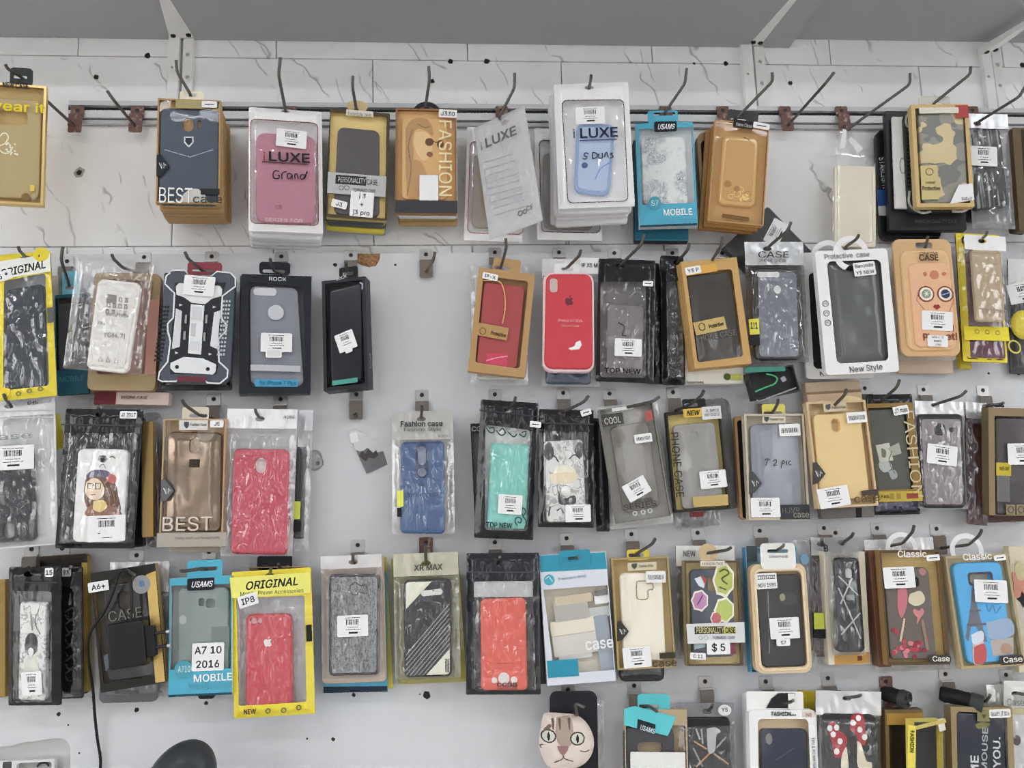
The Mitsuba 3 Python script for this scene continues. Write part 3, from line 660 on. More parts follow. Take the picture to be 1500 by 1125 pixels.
p = Pk([(579,158.5),(669,160),(668.5,313),(579,312)], .072, .010, 'copper box with vertical lettering FASHION and a woman in sunglasses drawn on its case', 'copper FASHION box with the sunglasses woman', hook=hk(627,160, 623,157, 628,97, .105, 'rust'))
p.box((140,98,58), insert=(216,166,104), imat='card', border=2.5).case((590,170,654,292), 8, (214,166,106), mat='card', bevel=.001)
p.poly([(594,186),(604,174),(622,172),(632,182),(634,198),(624,190),(610,188),(604,202),(606,226),(600,250),(595,262),(594,220)], (182,138,88), smooth=True).poly([(608,192),(622,192),(632,202),(632,222),(622,234),(612,226),(606,208)], (224,184,132), smooth=True)
p.oval((623,201,635,213), (108,66,42)).oval((640,204,650,216), (118,74,46)).line([(634,206),(641,208)], 1.2, (108,66,42)).oval((625,221,634,229), (150,90,64))
p.poly([(606,232),(616,236),(624,252),(630,276),(600,290),(596,260)], (188,142,92), smooth=True).line([(604,188),(598,214),(602,246),(596,286)], 1.2, (140,96,58), smooth=True).line([(612,180),(622,186),(630,184)], 1.2, (140,96,58), smooth=True)
p.text('FASHION', 643, 177, 18, (250,214,170), wd=113, rot=-90).lab(656,167,26,12,-2,kind='text',txt='J330').rect((615,256.5,641.5,294), WHITE, on='top', part='label').rect((581,294,668,312), (58,60,64), on='top')
p.tab((603.5,143,646,186), (40,40,44), 'ring', slot=.7, n=-.0106).stack(4, .009, (200,200,200), cols=[(206,206,208),(200,200,200),(150,120,76),(166,134,86)], kind='bag', what='white and kraft wrapped phone case', drift=(0,-.5)).done()

p = Pk([(685,184),(768,187),(765,353),(679,351)], .038, .010, 'white zip bag with red outline hanging behind the tilted LUXE bag', 'red-outlined white bag behind the tilted bag')
luxebag(p, (688,207,766,344), (150,70,80)); p.case((693,222,757,334), 10, (150,140,128)).done()
p = Pk([(695.5,189),(765,149.7),(791.7,319),(714.5,353.6)], .092, .008, 'tilted white bag showing its text side with grey LUXE lettering', 'tilted white LUXE bag', hook=hk(735,163, 731,172, 754,107, .12, 'rust'))
p.bag((206,206,208), None, header=0, crinkle=.0011, film='frost', fcol=(210,210,212), bmat='card').text('i', 706, 221, 13, (120,120,124)).text('LUXE', 713, 217, 14, (96,96,100), wd=52, bold=True)
for i in range(9): p.line([(707+i*2.3,240+i*9.5),(752+i*2.6,226+i*9.5)], 1.3, (168,168,174), on='top', part='print')
for x, y, s in ((720,268,14),(724,292,14),(758,286,12)): p.line([(x-s/2,y-s/2+2),(x+s/2,y-s/2-2),(x+s/2+2,y+s/2-2),(x-s/2+2,y+s/2+2),(x-s/2,y-s/2+2)], 1, (160,160,166), on='top', part='print')
p.text('CE', 773, 310, 7, (90,90,94), wd=10).oval((759,309,767,317), (90,90,94), on='top', hole=1.2).oval((767,307,773,314), (90,90,94), on='top', hole=1.2).done()

p = Pk([(783,186),(878,190),(883,352),(788,350)], .034, .009, 'white zip bag with dark outline low behind the tall white LUXE bags, phone case inside', 'low white bag behind the S DUOS bag')
luxebag(p, (792,205,876,342), (60,50,54)); p.case((797,222,868,336), 10, (140,136,130)).done()
p = Pk([(812,124),(920,115.5),(931,302),(818,303)], .10, .010, 'white zip bag lettered LUXE with a clear blue case and handwriting S DUOS', 'clear blue case in the bag marked S DUOS', hook=hk(850,163, 863,127, 866,110, .122, 'rust'))
luxebag(p, [(823,148),(913,147),(920,295),(832,298)], (70,50,60))
p.case([(845,178),(902,180),(893,286),(841,280)], 10, (138,164,204), mat='satin', z1=-.004).case([(849,184),(897,186),(889,281),(846,276)], 8, (172,190,216), part='case_panel', z0=-.0045, z1=-.002)
p.text('i', 840, 203, 13, (40,50,90)).text('LUXE', 850, 203, 14, (24,28,56), wd=53, bold=True).rect((850,205,902,206.5), (70,80,110)).lab(864.5,170,41,26,0)
hand(p, [[(862,226),(857,225),(856,229),(860,231),(857,234),(853,233)],[(868,224),(868,233),(874,231),(874,226),(868,224)],[(877,226),(877,232),(882,232),(882,225)],[(885,231),(888,224),(891,232)],[(898,225),(894,226),(898,230),(893,233)]], col=(30,34,50))
p.oval((852,237,861,246), (60,80,130)).line([(872,262),(880,246),(896,236)], 2, (120,150,200), smooth=True).stack(6, .0078, (210,210,212), kind='bag', what='white bagged phone case', drift=(-1.5,-1.5), jit=(3,4), roll=2.5).done()

def usams(p, head, badge_, foot, circ, circtxt, mob, tabb):
    p.tab(tabb, TEAL, r=4, slot=.36).rect(badge_, (24,28,36), r=2, part='badge').text('USAMS', badge_[0]+4, badge_[3]-3, 7.5, (235,238,240), wd=badge_[2]-badge_[0]-8, bold=True, on=.0010, part='badge__lettering', slant=.25)
    p.oval(circ, (72,152,172), on='top', part='circle_print').text(circtxt, circ[0]+4, (circ[1]+circ[3])/2+4, 8, (215,232,236), wd=circ[2]-circ[0]-8, on=.0010, part='circle_print__lettering')
    p.text('MOBILE', mob[0], mob[1], 9, (232,240,242), wd=mob[2]-mob[0], bold=True).text('PHONE CASE', mob[0]-8, mob[1]+13, 9, (96,170,186), wd=mob[2]-mob[0]+8)
p = Pk([(931,182),(1016,177.5),(1021,329.5),(937.5,333)], .068, .014, 'blue box lettered USAMS MOBILE S7 with a white snakeskin phone case', 'USAMS box with the snakeskin case', hook=hk(975,163, 973,166, 1006,100, .105, 'rust'))
p.box(TEAL, win=[(936,189),(1014,186),(1017.5,297),(940,300)], wr=0, insert=(210,214,216), side=(190,196,200)).case((942,198,1005,300), 8, (200,205,205), mat='snake')
usams(p, 0, (959,178,990.5,193), 0, (950,288,968,308), 'S7', (972,316,1012), (949.6,161,992.5,180)); p.rect([(938,330.5),(1021,327),(1021,330),(938,333)], (24,60,74)).done()
p = Pk([(928,206),(1006,206),(1008,352),(930,353)], .042, .016, 'blue box lettered USAMS hanging lower behind the snakeskin case box', 'second USAMS box behind the snakeskin case')
p.box((40,110,132), win=(934,222,1002,320), insert=(170,180,186), side=(24,34,44)).case((938,226,998,324), 8, (150,156,160)).rect((932,322,1006,350), (30,92,112)).done()

p = Pk([(1020,194),(1066,193),(1076,338),(1030,330)], .040, .012, 'brown rounded blister pack standing out left behind the gold New Case box', 'brown blister pack left behind the gold box')
p.box((140,112,76), r=14, win=(1030,204,1066,326), wr=9, insert=(46,44,42), side=(112,84,50), mat='satin').case((1034,214,1064,322), 8, (54,52,50)).rect((1040,262,1050,272), (196,192,186)).done()
p = Pk([(1048,175),(1128,182.6),(1118,329.5),(1036.7,324.5)], .072, .012, 'bronze-gold box badged New Case with an embossed gold phone case', 'gold box badged New Case', hook=hk(1059,163, 1078,174, 1131,106, .123, 'rust', f=.87))
p.box((186,140,84), insert=(192,146,88), imat='card', border=1.5, mat='satin').case([(1060,195),(1113,200),(1107,303),(1052,298)], 9, (206,160,92), mat='gloss', bevel=.004, holes=[])
p.case([(1065,202),(1107,206),(1102,296),(1058,292)], 7, (196,148,82), mat='satin', part='case_panel', z0=-.004, z1=-.0026, bevel=.0008)
p.line([(1078,204),(1074,210),(1079,214),(1088,214),(1096,210),(1098,204),(1090,200)], 1.2, (140,98,48), smooth=True)
for i in range(22): (lambda a,b,r: p.oval((a-r,b-r,a+r,b+r), ((232,188,110),(170,120,62))[i%2], hole=.9 if i%3 else 0))(1064+rng.rand()*36, 268+rng.rand()*24, 2+rng.rand()*4)
p.tab((1067,161,1110,181), (64,64,66), r=4, slot=.34).rect((1075,177,1102.6,188), (26,26,28), r=1, rot=-3, part='badge').text('New Case', 1078, 185, 5.5, (190,190,190), wd=22, rot=-3, on=.001, part='badge__lettering').lab(1115,185,23,9,-5,kind='text').rect((1058.5,316,1096,322), (120,84,40), r=2, rot=-3).stack(2, .009, (160,112,52), what='gold boxed phone case', mat='satin', drift=(-4,-4)).done()

# empty brown hook, then the one with the cream case in a knotted clear bag
Hook((1150,163), None, (1211,120,.122), (1222,106), kind='rust', label='rusty brown hook hanging empty right of the gold New Case box')
p = Pk([(1222,192),(1284,192),(1284,359),(1222,359)], .050, .013, 'cream phone case in a knotted clear bag, hanging alone from a long hook', 'cream case in the knotted clear bag', hook=hk(1233,163, 1238,192, 1333,107, .118, 'rust', f=.88))
o = p.ring([(1222,240),(1221,358),(1285,358),(1285,238),(1264,226),(1246,196),(1242,186),(1234,186),(1231,198),(1226,222)], 0)
for sg in (1, -1):
    q, f = sheet(o, [], .0035, seed=5 + sg); dist = np.minimum(p.w / 2 - np.abs(q[:, 0]), q[:, 1] + p.h / 2); pf = sstep(-.002, .01, dist) * sstep(p.h / 2, p.h / 2 - .04, q[:, 1])
    p.add('bag', (np.column_stack([q, -.0065 + sg * .0068 * pf + .0016 * (ridge(q[:, 0], q[:, 1], 3 + sg, 120, 50) - .3)]), f), CLEAR, 'wrap', True)
p.ctop, p.cbot = -.0022, -.0108; p.case((1226,244,1281,358), 4, (212,206,188), bevel=.002)
p.poly([(1234,190),(1240,190),(1237,216),(1229,220)], (214,214,214), on=.001, part='tape').poly([(1246,200),(1264,218),(1256,226),(1243,206)], (206,206,206), on=.001, part='tape').done()

# the dark pile at the right end of the rail
def plainbox(quad, d, t, label, col, r=2, mat='satin', side=None, inner=None, icol=None, hook=None, short=None, bevel=.0008, kind='box'):
    p = Pk(quad, d, t, label, short or label, hook=hook)
    hl = [ell(*p.hc, .0055, .0036, 12)] if p.hook is not None else []
    p.add('bag' if kind == 'bag' else 'box', slab(rr(-p.w/2, -p.h/2, p.w/2, p.h/2, r*p.mpp), -t, 0, bevel, hl), col, mat, 35)
    p.ctop = .0004; p.cbot = -.0008; p.top = .0005
    if inner: p.case(inner, 6, icol or (40,40,42), z1=.0006, bevel=.0008)
    return p
p = plainbox([(1281,190),(1372,190),(1378,352),(1292,352)], .026, .010, 'black rounded pack printed STARLIGHT, leftmost and rearmost of the dark pile', (26,27,30), r=12)
p.text('STARLIGHT', 1287, 231, 8, (220,222,224), wd=44, rot=-86).rect([(1284,278),(1306,278),(1308,302),(1286,302)], (36,84,150)).rect([(1286,302),(1307,302),(1308,316),(1287,316)], (196,198,200)).done()
p = plainbox([(1297,164),(1408,160),(1416,337),(1302,338)], .052, .012, 'flat black box behind the camouflage case, with faint lettering along its lower edge', (32,32,34), r=1.5)
p.text('PREMIUM QUALITY CASE', 1340, 327, 4.5, (90,90,92), wd=52).done()
p = plainbox([(1307,172),(1340,170),(1344,304),(1312,306)], .056, .005, 'narrow white card sleeve in front of the flat black box', (214,214,212), r=1)
p.oval((1318,232,1326,254), (120,120,120), on='top', hole=.8).done()
p = plainbox([(1323,166),(1413,162),(1420,308),(1328,312)], .067, .010, 'dark rugged case pack with shiny wire corners behind the camouflage case', (52,56,56), r=10)
for c in ([(1340,162),(1331,166),(1327,174),(1328,184),(1335,189)], [(1332,280),(1331,296),(1337,306),(1350,312),(1364,310)], [(1394,310),(1410,310),(1418,305),(1421,296)]): p.line(c, 3, (216,218,218), on=.001, part='corner_wire', mat='metal', smooth=True)
for y in range(14): p.rect((1329,194+y*6,1333,197+y*6), (20,22,22), part='print')
p.done()
p = Pk([(1334.6,153.6),(1418.6,152),(1426.8,301),(1342.7,305)], .088, .014, 'gold box with a camouflage phone case, topmost of the dark pile', 'camouflage case in the gold box', hook=hk(1355,163, 1367,152, 1422,97, .122, 'rust', f=.86))
p.box((200,166,104), insert=(150,136,106), border=5, mat='satin').case([(1346,164),(1413,163),(1420,295),(1353,298)], 7, (150,140,110), mat='camo')
p.tab((1349,141,1389,158), (196,190,176), r=4, mat='smoke').rect([(1348,243),(1373,242),(1376,292),(1350,293)], (196,178,124), part='label').oval((1356,247,1366,257), (120,104,60), on=.001, part='label__print', hole=1).text('Protective', 1351, 279, 5, (70,60,40), wd=22, on=.001, part='label__lettering', bold=True).text('PHONE', 1356, 270, 3.5, (120,104,60), wd=12, on=.001, part='label__lettering')
p.rect((1401,155,1417,172), (176,64,60), part='label').rect((1350,158,1400,166), (214,208,196), part='label').poly([(1404,271),(1424,269),(1427,293),(1391,299)], WHITE, on='top', part='torn_label').text('34567', 1408, 294, 4, INK, wd=13, on=.001, part='torn_label__lettering').done()
p = Pk([(1421,163),(1476,166),(1494,331),(1425,335)], .062, .014, 'black and grey streaked case in a crinkled clear bag, right of the camouflage case', 'streaked case in the clear bag', hook=hk(1425,163, 1434,178, 1505,121, .122, 'rust'))
p.bag((150,152,154), None, header=20, hcol=(205,206,208), bmat='smoke', crinkle=.002).case([(1418,186),(1466,188),(1478,300),(1426,306)], 6, (60,64,68), mat='streak', rim=((34,36,40), 5)).lab(1440,229.5,34,26,-2).done()
plainbox([(1420,302),(1474,297),(1478,316),(1424,322)], .042, .016, 'black case end showing below the streaked case bag', (44,46,50), r=4, bevel=.004).done()
p = plainbox([(1484,188),(1532,186),(1545,338),(1492,338)], .055, .016, 'olive brown box cut by the right edge of the top row', (96,76,48), r=2)
p.rect([(1496,190),(1530,189),(1540,336),(1504,336)], (52,42,30)).done()
plainbox([(1479,205),(1500,205),(1506,340),(1484,340)], .034, .012, 'dark maroon pack squeezed beside the olive brown box at the right edge', (46,34,34), r=3).done()
# ---------------------------------------------------------------- second row
YEL = (226, 206, 40); PLUM = (96, 40, 62)
# left end
p = plainbox([(60,404),(85,404),(90,571),(62,573)], .034, .010, 'beige grey box edge behind the yellow ORIGINAL bag at the left end', (168,164,150), r=1); p.done()
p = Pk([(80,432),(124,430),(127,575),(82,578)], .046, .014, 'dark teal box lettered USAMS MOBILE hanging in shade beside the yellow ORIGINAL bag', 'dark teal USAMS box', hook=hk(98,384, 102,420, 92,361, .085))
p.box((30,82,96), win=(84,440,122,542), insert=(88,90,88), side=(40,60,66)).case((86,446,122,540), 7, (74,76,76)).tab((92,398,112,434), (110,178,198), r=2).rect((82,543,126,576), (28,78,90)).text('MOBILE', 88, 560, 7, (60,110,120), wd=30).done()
p = Pk([(-14,372),(73,367),(80,578),(-3,588)], .092, .012, 'yellow zip bag lettered ORIGINAL with a dark navy phone case, labelled A6', 'navy case in the yellow ORIGINAL bag', hook=hk(12,384, 38,377, 27,362, .115))
p.bag(YEL, [(6,412),(66,400),(72,565),(5,572)], 3, bcol=(150,154,164), crinkle=.0022).case([(9,424),(62,414),(64,566),(4,570)], 5, (48,54,66))
p.poly([(-14,386),(74,372),(75,398),(-13,412)], (226,226,220), on='top', part='band').text('ORIGINAL', 2, 407, 10, INK, wd=56, rot=8, bold=True, slant=.2, on=.0019).lab(2,406,28,13,14,kind='text',txt='A6 *').oval((51,364,71,383), (220,200,40), on='top', part='badge').line([(58,374),(58,377)],1.5,INK,on=.0018,part='badge__print')
p.rect((71,452,78,472), (90,92,90), part='print').poly([(2,566),(16,570),(14,580),(4,582)], (236,200,40), on='top')
for x, y in ((28,577),(44,573),(60,570)): p.oval((x-3,y-3,x+3,y+3), (110,110,90), on='top', hole=1)
p.done()
p = plainbox([(138,573),(247,575),(248,594),(139,592)], .040, .016, 'pale pink box bottom with a dark red stripe under the kraft blister', (206,186,176), r=1)
p.rect((140,574,168,592), (110,34,44)).text('PHONE CASE', 178, 584, 4, (80,60,60), wd=34).done()
p = Pk([(140,398),(234,402),(229,573),(126,571)], .058, .016, 'kraft rounded blister with a pink window behind the clear bag of the white case', 'kraft blister behind the white case')
p.box((158,130,94), r=8, win=[(150,408),(220,412),(216,548),(138,548)], wr=8, insert=(172,120,104), mat='satin', side=(150,120,84))
p.line([(224,412),(222,440)], 2, (140,100,70), on='top').rect((216,442,230,545), (190,128,112), part='print').done()
p = Pk([(112,370),(222,384),(208,551),(90,536)], .090, .014, 'crinkled clear bag with a white phone case printed with rows of characters', 'white printed case in the clear bag', hook=hk(211,378, 180,392, 164,373, .115))
p.bag((200,202,204), None, bmat='wrap', crinkle=.0032).case([(143,407),(207,414),(187,547),(125,540)], 9, (226,224,218)).case([(148,412),(202,418),(182,541),(130,535)], 7, (218,216,210), part='case_panel', z0=-.0022, z1=-.0014, bevel=.0006)
p.ctop = -.0013
p.rect((157,432,169,443), (130,128,124), on='case')
for r in range(3):
    for c in range(4):
        if r == 0 and c < 2 and c == 0: continue
        x, y = 160 + c * 8.4 - r * 1.2, 437 + r * 9.5 + c * .9
        p.line([(x-2.6,y-3),(x+2.6,y-2.4)], 1.1, (120,118,114)).line([(x-2.6,y+2.6),(x+2.4,y+3)], 1.1, (120,118,114)).line([(x-2+c%2,y-3),(x-2.4+c%2,y+3)], 1.1, (120,118,114)).line([(x+1.6,y-2),(x+1.2+r%2,y+3)], 1.1, (120,118,114))
p.text('Ultra Thin', 155, 462, 4, (150,148,144), wd=28, on='case').text('Flix', 143, 475, 4, (130,128,124), wd=10, on='case').text('YG(4.7)', 151, 493, 6, (130,128,124), wd=27, on='case')
for x in (147, 158, 170): p.line([(x-3,529+(x-147)*.1),(x,522+(x-147)*.1),(x+3,529+(x-147)*.1),(x-3,529+(x-147)*.1)], 1, (120,118,114))
p.done()

# rugged armour case
p = Pk([(238,398),(342,400),(338,572),(236,570)], .052, .012, 'black bagged pack standing out below and right of the silver rugged case', 'black bagged pack behind the silver rugged case')
p.bag((44,46,50), (246,408,336,560), 4, bcol=(40,42,46), crinkle=.002).case((250,414,332,556), 8, (54,56,60)).done()
p = Pk([(240,396),(346,398),(336,562),(232,560)], .075, .012, 'rugged black and silver armour phone case with a red tab at its top', 'rugged silver armour case', hook=hk(310,377, 296,396, 271,369, .105))
p.add('shell', slab(rr(-p.w/2, -p.h/2, p.w/2, p.h/2, 14*p.mpp), -.011, 0, .003), (74,80,90), 'satin', 38)
p.ctop = .0001; p.top = .0035
S_ = (214,216,218); D_ = (36,38,42)
def ar(pts, col, n0, n1, part, mat='satin', b=.0005):
    q = np.array([p.L(*z) for z in pts]); p.add(part, slab(q, n0, n1, b), col, mat, 30)
ar([(256,414),(331,414),(324,438),(322,470),(321,530),(317,548),(250,548),(248,530),(252,480),(256,438)], D_, -.0005, .0010, 'inner_plate')
for c in ([(250,400),(244,404),(242,416),(256,430),(254,466)], [(254,466),(246,474),(246,484),(250,500),(246,530),(234,545),(232,556),(238,559),(258,559),(264,553),(298,554),(304,561),(322,562),(333,553),(334,542),(321,530),(320,496),(331,486),(332,476),(324,466),(326,434),(345,420),(345,408),(338,400),(318,398),(311,404),(276,402),(271,396),(252,396)]):
    p.line(c, 2.3, S_, on=.0008, part=p.fresh('silver_edge'), mat='satin')
ar([(258,420),(263,415),(322,419),(326,424),(325,434),(311,438),(301,446),(281,444),(270,436),(259,432)], S_, .0008, .0022, 'upper_armour')
ar([(280,446),(300,448),(295,520),(276,518)], S_, .0008, .0026, 'kickstand')
ar([(283,450),(297,451),(295,470),(281,469)], (196,198,200), .0026, .0031, 'kickstand_panel'); ar([(279,500),(294,501),(293,515),(277,513)], (200,202,204), .0026, .0031, 'kickstand_panel_001')
ar([(281,474),(288,474),(287,494),(280,493)], (186,188,190), .0026, .0031, 'kickstand_panel_002')
ar([(258,452),(267,456),(264,508),(252,512)], (200,202,204), .0008, .0020, 'side_armour'); ar([(314,458),(323,455),(319,512),(308,507)], (206,208,210), .0008, .0020, 'side_armour_001')
ar([(270,523),(297,525),(317,534),(316,545),(312,549),(256,546),(250,540),(250,532)], S_, .0008, .0022, 'lower_armour')
for x, y in ((260,538),(305,541)): p.oval((x-2.6,y-2.6,x+2.6,y+2.6), (40,42,44), on=.0023, part=p.fresh('bolt'))
for x, y in ((265,447),(314,450),(259,517),(308,519)): p.poly([(x-2,y+2),(x-2,y-2),(x+3,y)], (200,202,204), on=.0011, part=p.fresh('arrow_mark'))
for x0, y0, dx in ((237,448,-.14),(327,440,-.11)):
    gk = p.fresh('dot_grid')
    for r in range(14):
        for c in range(3): p.rect((x0+c*4.2+r*6*dx, y0+r*6, x0+c*4.2+2.6+r*6*dx, y0+r*6+3.2), (34,36,40) if x0 < 300 else (176,180,186), on=.0003, part=gk)
for x, y in ((273,468),(303,468),(271,492),(300,494)): p.rect((x-1.4,y-6,x+1.4,y+6), (150,152,154), on=.0012, part=p.fresh('inlay'))
p.rect((278,399,308,404), (120,48,60), part='tag').rect((262,552,300,559), (110,44,56), on=.0005, part='tag_001').tab((276,384,323,402), (136,52,66), r=4).lab(293,420,42,28,-4).done()

# two ROCK boxes
p = plainbox([(350,403),(448,405),(448,579),(352,578)], .042, .012, 'dark grey box almost hidden behind the larger ROCK box', (70,72,76), r=1); p.done()
p = Pk([(354,399),(455,407),(456,577),(350,575.6)], .066, .015, 'large navy-black box lettered ROCK with a smoky clear phone case and a blue strip', 'smoky clear case in the large ROCK box', hook=hk(412,377, 401,396, 396,379, .095))
p.box((30,34,42), win=[(363,413),(444,420),(448,568),(363,566)], wr=4, insert=(84,86,94), side=(22,25,32), mat='satin')
p.case([(365,416),(436,419),(446,566),(366,563)], 10, (132,134,144), holes=[(373,420,403,431,5)], z1=-.006, mat='gloss', wave=.0012).oval((393,446,415,468), (190,192,198)).rect((372,420.5,404,431.5), (196,198,204), r=5, on=-.0055)
p.rect([(367,534),(440,536),(440,545),(367,543)], (176,178,184))
p.tab((381,383.5,424,402), (26,29,35), r=5, slot=.36).text('ROCK', 394, 411, 5, (190,192,196), wd=24, bold=True).lab(405,502,43,27,0).rect((390,511,412,524), WHITE, r=2, on=.0012, part='label').rect((392,513,410,522), (206,206,204), r=2, on=.0016, part='label')
p.rect((376,556,434,566.5), (64,146,184), part='band').text('for iPhone 7 Plus', 380, 564, 6, (28,66,90), wd=50, on=.0009, part='band__lettering').done()
p = Pk([(472,416),(536,400.5),(538,566),(474,574)], .070, .022, 'navy-black ROCK box turned sideways, hanging alone with a small tilted label', 'sideways ROCK box', hook=hk(514,375, 508,398, 507,384, .082))
p.box((22,26,34), insert=(18,20,26), border=5, side=(17,19,25), mat='satin').case([(481,424),(529,413),(529,556),(483,563)], 6, (24,28,38), mat='gloss')
p.tab((496,390,524,410), (28,30,34), r=3, slot=.3, part='hang_tab').text('ROCK', 493, 412, 4.5, (190,192,196), wd=17, rot=14, bold=True).lab(507,500,28,28,17).rect((505,505,516,517), WHITE, r=2, rot=17, on=.0012, part='label').rect([(487,558),(524,553),(524,560),(487,565)], (74,150,140), part='band')
p.line([(527,414),(531,416),(531,424)], 2.5, (150,156,170), on=.0003)
p.add('box__lettering', (lambda v, f: (np.column_stack([np.full(len(v), p.w/2 + .0004), v[:, 0] - p.h*.32, -.014 + v[:, 1]]), f))(*(lambda v, f: (v * [.006, .006, .01], f))(*text_geo('ROCK', True))), (120,124,130), 'card')
p.done()
Hook((624,374), None, (635,381,.075), (637,369), label='chrome hook hanging empty on the white board, right of the sideways ROCK box')

# kraft box with the red case, red silicone case, black TOP NEW bag
p = Pk([(688,387),(773,387),(773,563),(690,563)], .045, .010, 'clear bag behind the kraft box with the red case', 'clear bag behind the kraft red case box')
p.bag((200,202,204), None, bmat='frost', crinkle=.0026).case((696,400,765,556), 6, (196,194,188)).done()
p = Pk([(701.6,392),(784,402),(768.6,553.7),(686,543)], .068, .014, 'kraft box with a red phone case behind film, white label IP-X', 'red case in the kraft box', hook=hk(725,371, 734,391, 741,349, .10))
p.box((178,136,88), win=[(708,404),(774,412),(761,540),(696,531)], wr=5, insert=(176,134,86), mat='card').case([(709,411),(770,419),(757,541),(697,533)], 7, (172,66,66))
p.tab((722,378,763,402), (180,140,92), r=4, slot=.3).rect((697,476,744,495), (178,134,84), rot=-4, part='label').oval((702,480,712,491), (116,80,44), on=.001, part='label__print', hole=1.2).text('Protective', 719, 490, 5, (60,40,26), wd=22, rot=-5, on=.001, bold=True, part='label__lettering').lab(718,405.5,23,10,-6,kind='text',txt='IP-X')
p.poly([(713,517),(744,518),(743,538),(711,534)], (206,54,86), on=-.003, part='case__patch').line([(712,528),(726,524),(744,521)], 1.6, (236,150,170), on=-.0026, part='case__patch').line([(708,411),(730,412),(738,425),(740,450),(736,474)], 1.6, (206,160,110), on=.0004, part='print', smooth=True).done()
p = Pk([(795,378),(878,378),(879,564),(793,566)], .046, .012, 'clear bag with a navy phone case and white header, behind the red silicone case', 'navy case behind the red silicone case')
p.bag((206,207,209), None, header=26, hcol=(214,214,214), hmat='card', bmat='frost', crinkle=.003).case((800,480,865,562), 5, (62,74,92)).rect((849.5,378,878,402), (226,226,224), part='label').text('iP XS M', 852, 392, 6, INK, wd=23, bold=True, on=.0022, part='label__lettering').done()
p = Pk([(797,398),(870,398),(872,545),(794,544)], .068, .014, 'bright red silicone phone case in a clear tray, lettered iPhone XS Max', 'red silicone case', hook=hk(819,371, 831,392, 851,366, .10))
p.add('tray', slab(rr(-p.w/2, -p.h/2, p.w/2, p.h/2, 14*p.mpp), -.014, -.003, .003), (226,200,202), 'satin', 38)
p.cbot = -.003; p.ctop = .0012; p.top = .0016
p.case([(800,401),(867,401),(869,541),(797,540)], 12, (204,52,66), holes=[(805,407,817,429,5)], bevel=.003).rect((804.5,406.5,817.5,429.5), (196,180,172), r=5, on=-.001, part='case__print')
def apple(p, x, y, s, col, on='case'):
    p.poly([(x,y-3*s),(x-3*s,y-4.4*s),(x-5.6*s,y-2*s),(x-5.6*s,y+2*s),(x-3.4*s,y+6*s),(x-1.6*s,y+6*s),(x,y+5.4*s),(x+1.8*s,y+6*s),(x+3.4*s,y+5.6*s),(x+5.2*s,y+2.6*s),(x+3.4*s,y+.4*s),(x+3.6*s,y-2*s),(x+4.8*s,y-3.4*s),(x+2.6*s,y-4.4*s)], col, on=on, part='emblem', smooth=True).poly([(x,y-4.6*s),(x+.6*s,y-7*s),(x+2.8*s,y-8*s),(x+2*s,y-5.6*s)], col, on=on, part='emblem')
apple(p, 834, 441, 1.05, (112,46,54)); p.text('iPhone XS Max', 817, 472, 4.6, (236,170,174), wd=36).text('Silicone Case', 821, 479, 4, (226,150,156), wd=27)
p.tab((812,385,850,402), (222,222,222), r=3, n=-.004, slot=.25).poly([(832,511),(842,507),(843,502),(850,499),(852,506),(848,512),(836,513)], WHITE, on='top', part='torn_label').done()

p = Pk([(944,386),(966,383),(975,560),(950,563)], .040, .010, 'black bag edge showing between the TOP NEW bag and the stack to its right', 'black bag edge beside the TOP NEW bag')
p.bag((26,27,30), None, bmat='gloss', film='gloss', fcol=(30,31,34), crinkle=.003).done()
p = Pk([(878,378),(961.5,379),(958,560),(872.5,558)], .062, .013, 'black zip bag lettered TOP NEW with a smoky grey clear phone case', 'smoky grey case in the black TOP NEW bag', hook=hk(900,372, 908,389, 944,343, .105))
p.bag((24,25,28), [(880,413),(946,413),(946,554),(879,552)], 4, bcol=(110,106,108), crinkle=.0024).case((890,445,943,546), 7, (124,116,118), holes=[(905,451,922,462,5)], z1=-.003, mat='gloss', wave=.001).line([(906,472),(915,478),(912,490),(918,492)], 1.6, (40,38,40), smooth=True)
p.text('TOP NEW', 885, 546, 7, (18,18,20), wd=52, on='top', bold=True).lab(920,509.5,39,26,0).lab(949,416,15,8,0,kind='text').done()
p = Pk([(968,372),(1004,374),(1004,562),(972,563)], .050, .014, 'black glossy zip bag stack left of the gold Y5 P box', 'black glossy bag left of the Y5 P box', hook=hk(985,372, 992,384, 1010,356, .075))
p.bag((26,27,30), [(976,412),(1003,412),(1003,552),(978,552)], 3, bcol=(30,30,32), fcol=(30,30,32), crinkle=.003).stack(1, .009, (28,29,32), kind='bag', what='black bagged case', mat='gloss').done()

# gold Y5 P
p = plainbox([(1001,480),(1087,477),(1088,561),(1003,564)], .040, .014, 'white box end with a green dot label below the gold Y5 P box', (222,220,212), r=1)
p.oval((1060,547,1070,557), (86,104,44), on='top').rect((1070,548,1086,557), (206,204,110)).text('Fashion Series', 1006, 562, 3.6, (70,70,70), wd=24).done()
p = Pk([(991,388),(1076,382),(1094,534),(1012,545)], .055, .012, 'gold-edged box directly behind the Y5 P box, peeking out at its left', 'gold box behind the Y5 P box')
p.box((190,148,86), insert=(60,56,52), border=5).done()
p = Pk([(997,383),(1080,377),(1100,530.6),(1018,542)], .072, .015, 'gold box with a dark brown phone case, label Y5 P and lettering PHONE CASE', 'gold Y5 P box', hook=hk(1058,372, 1042,383, 1058,347, .098))
p.box((194,150,88), win=[(1005,400),(1072,394),(1089,522),(1022,531)], wr=4, insert=(188,146,84)).case([(1006,403),(1071,397),(1088,523),(1024,533)], 6, (64,60,56), holes=[(1035,411,1046,422,5)], mat='gloss', wave=.001)
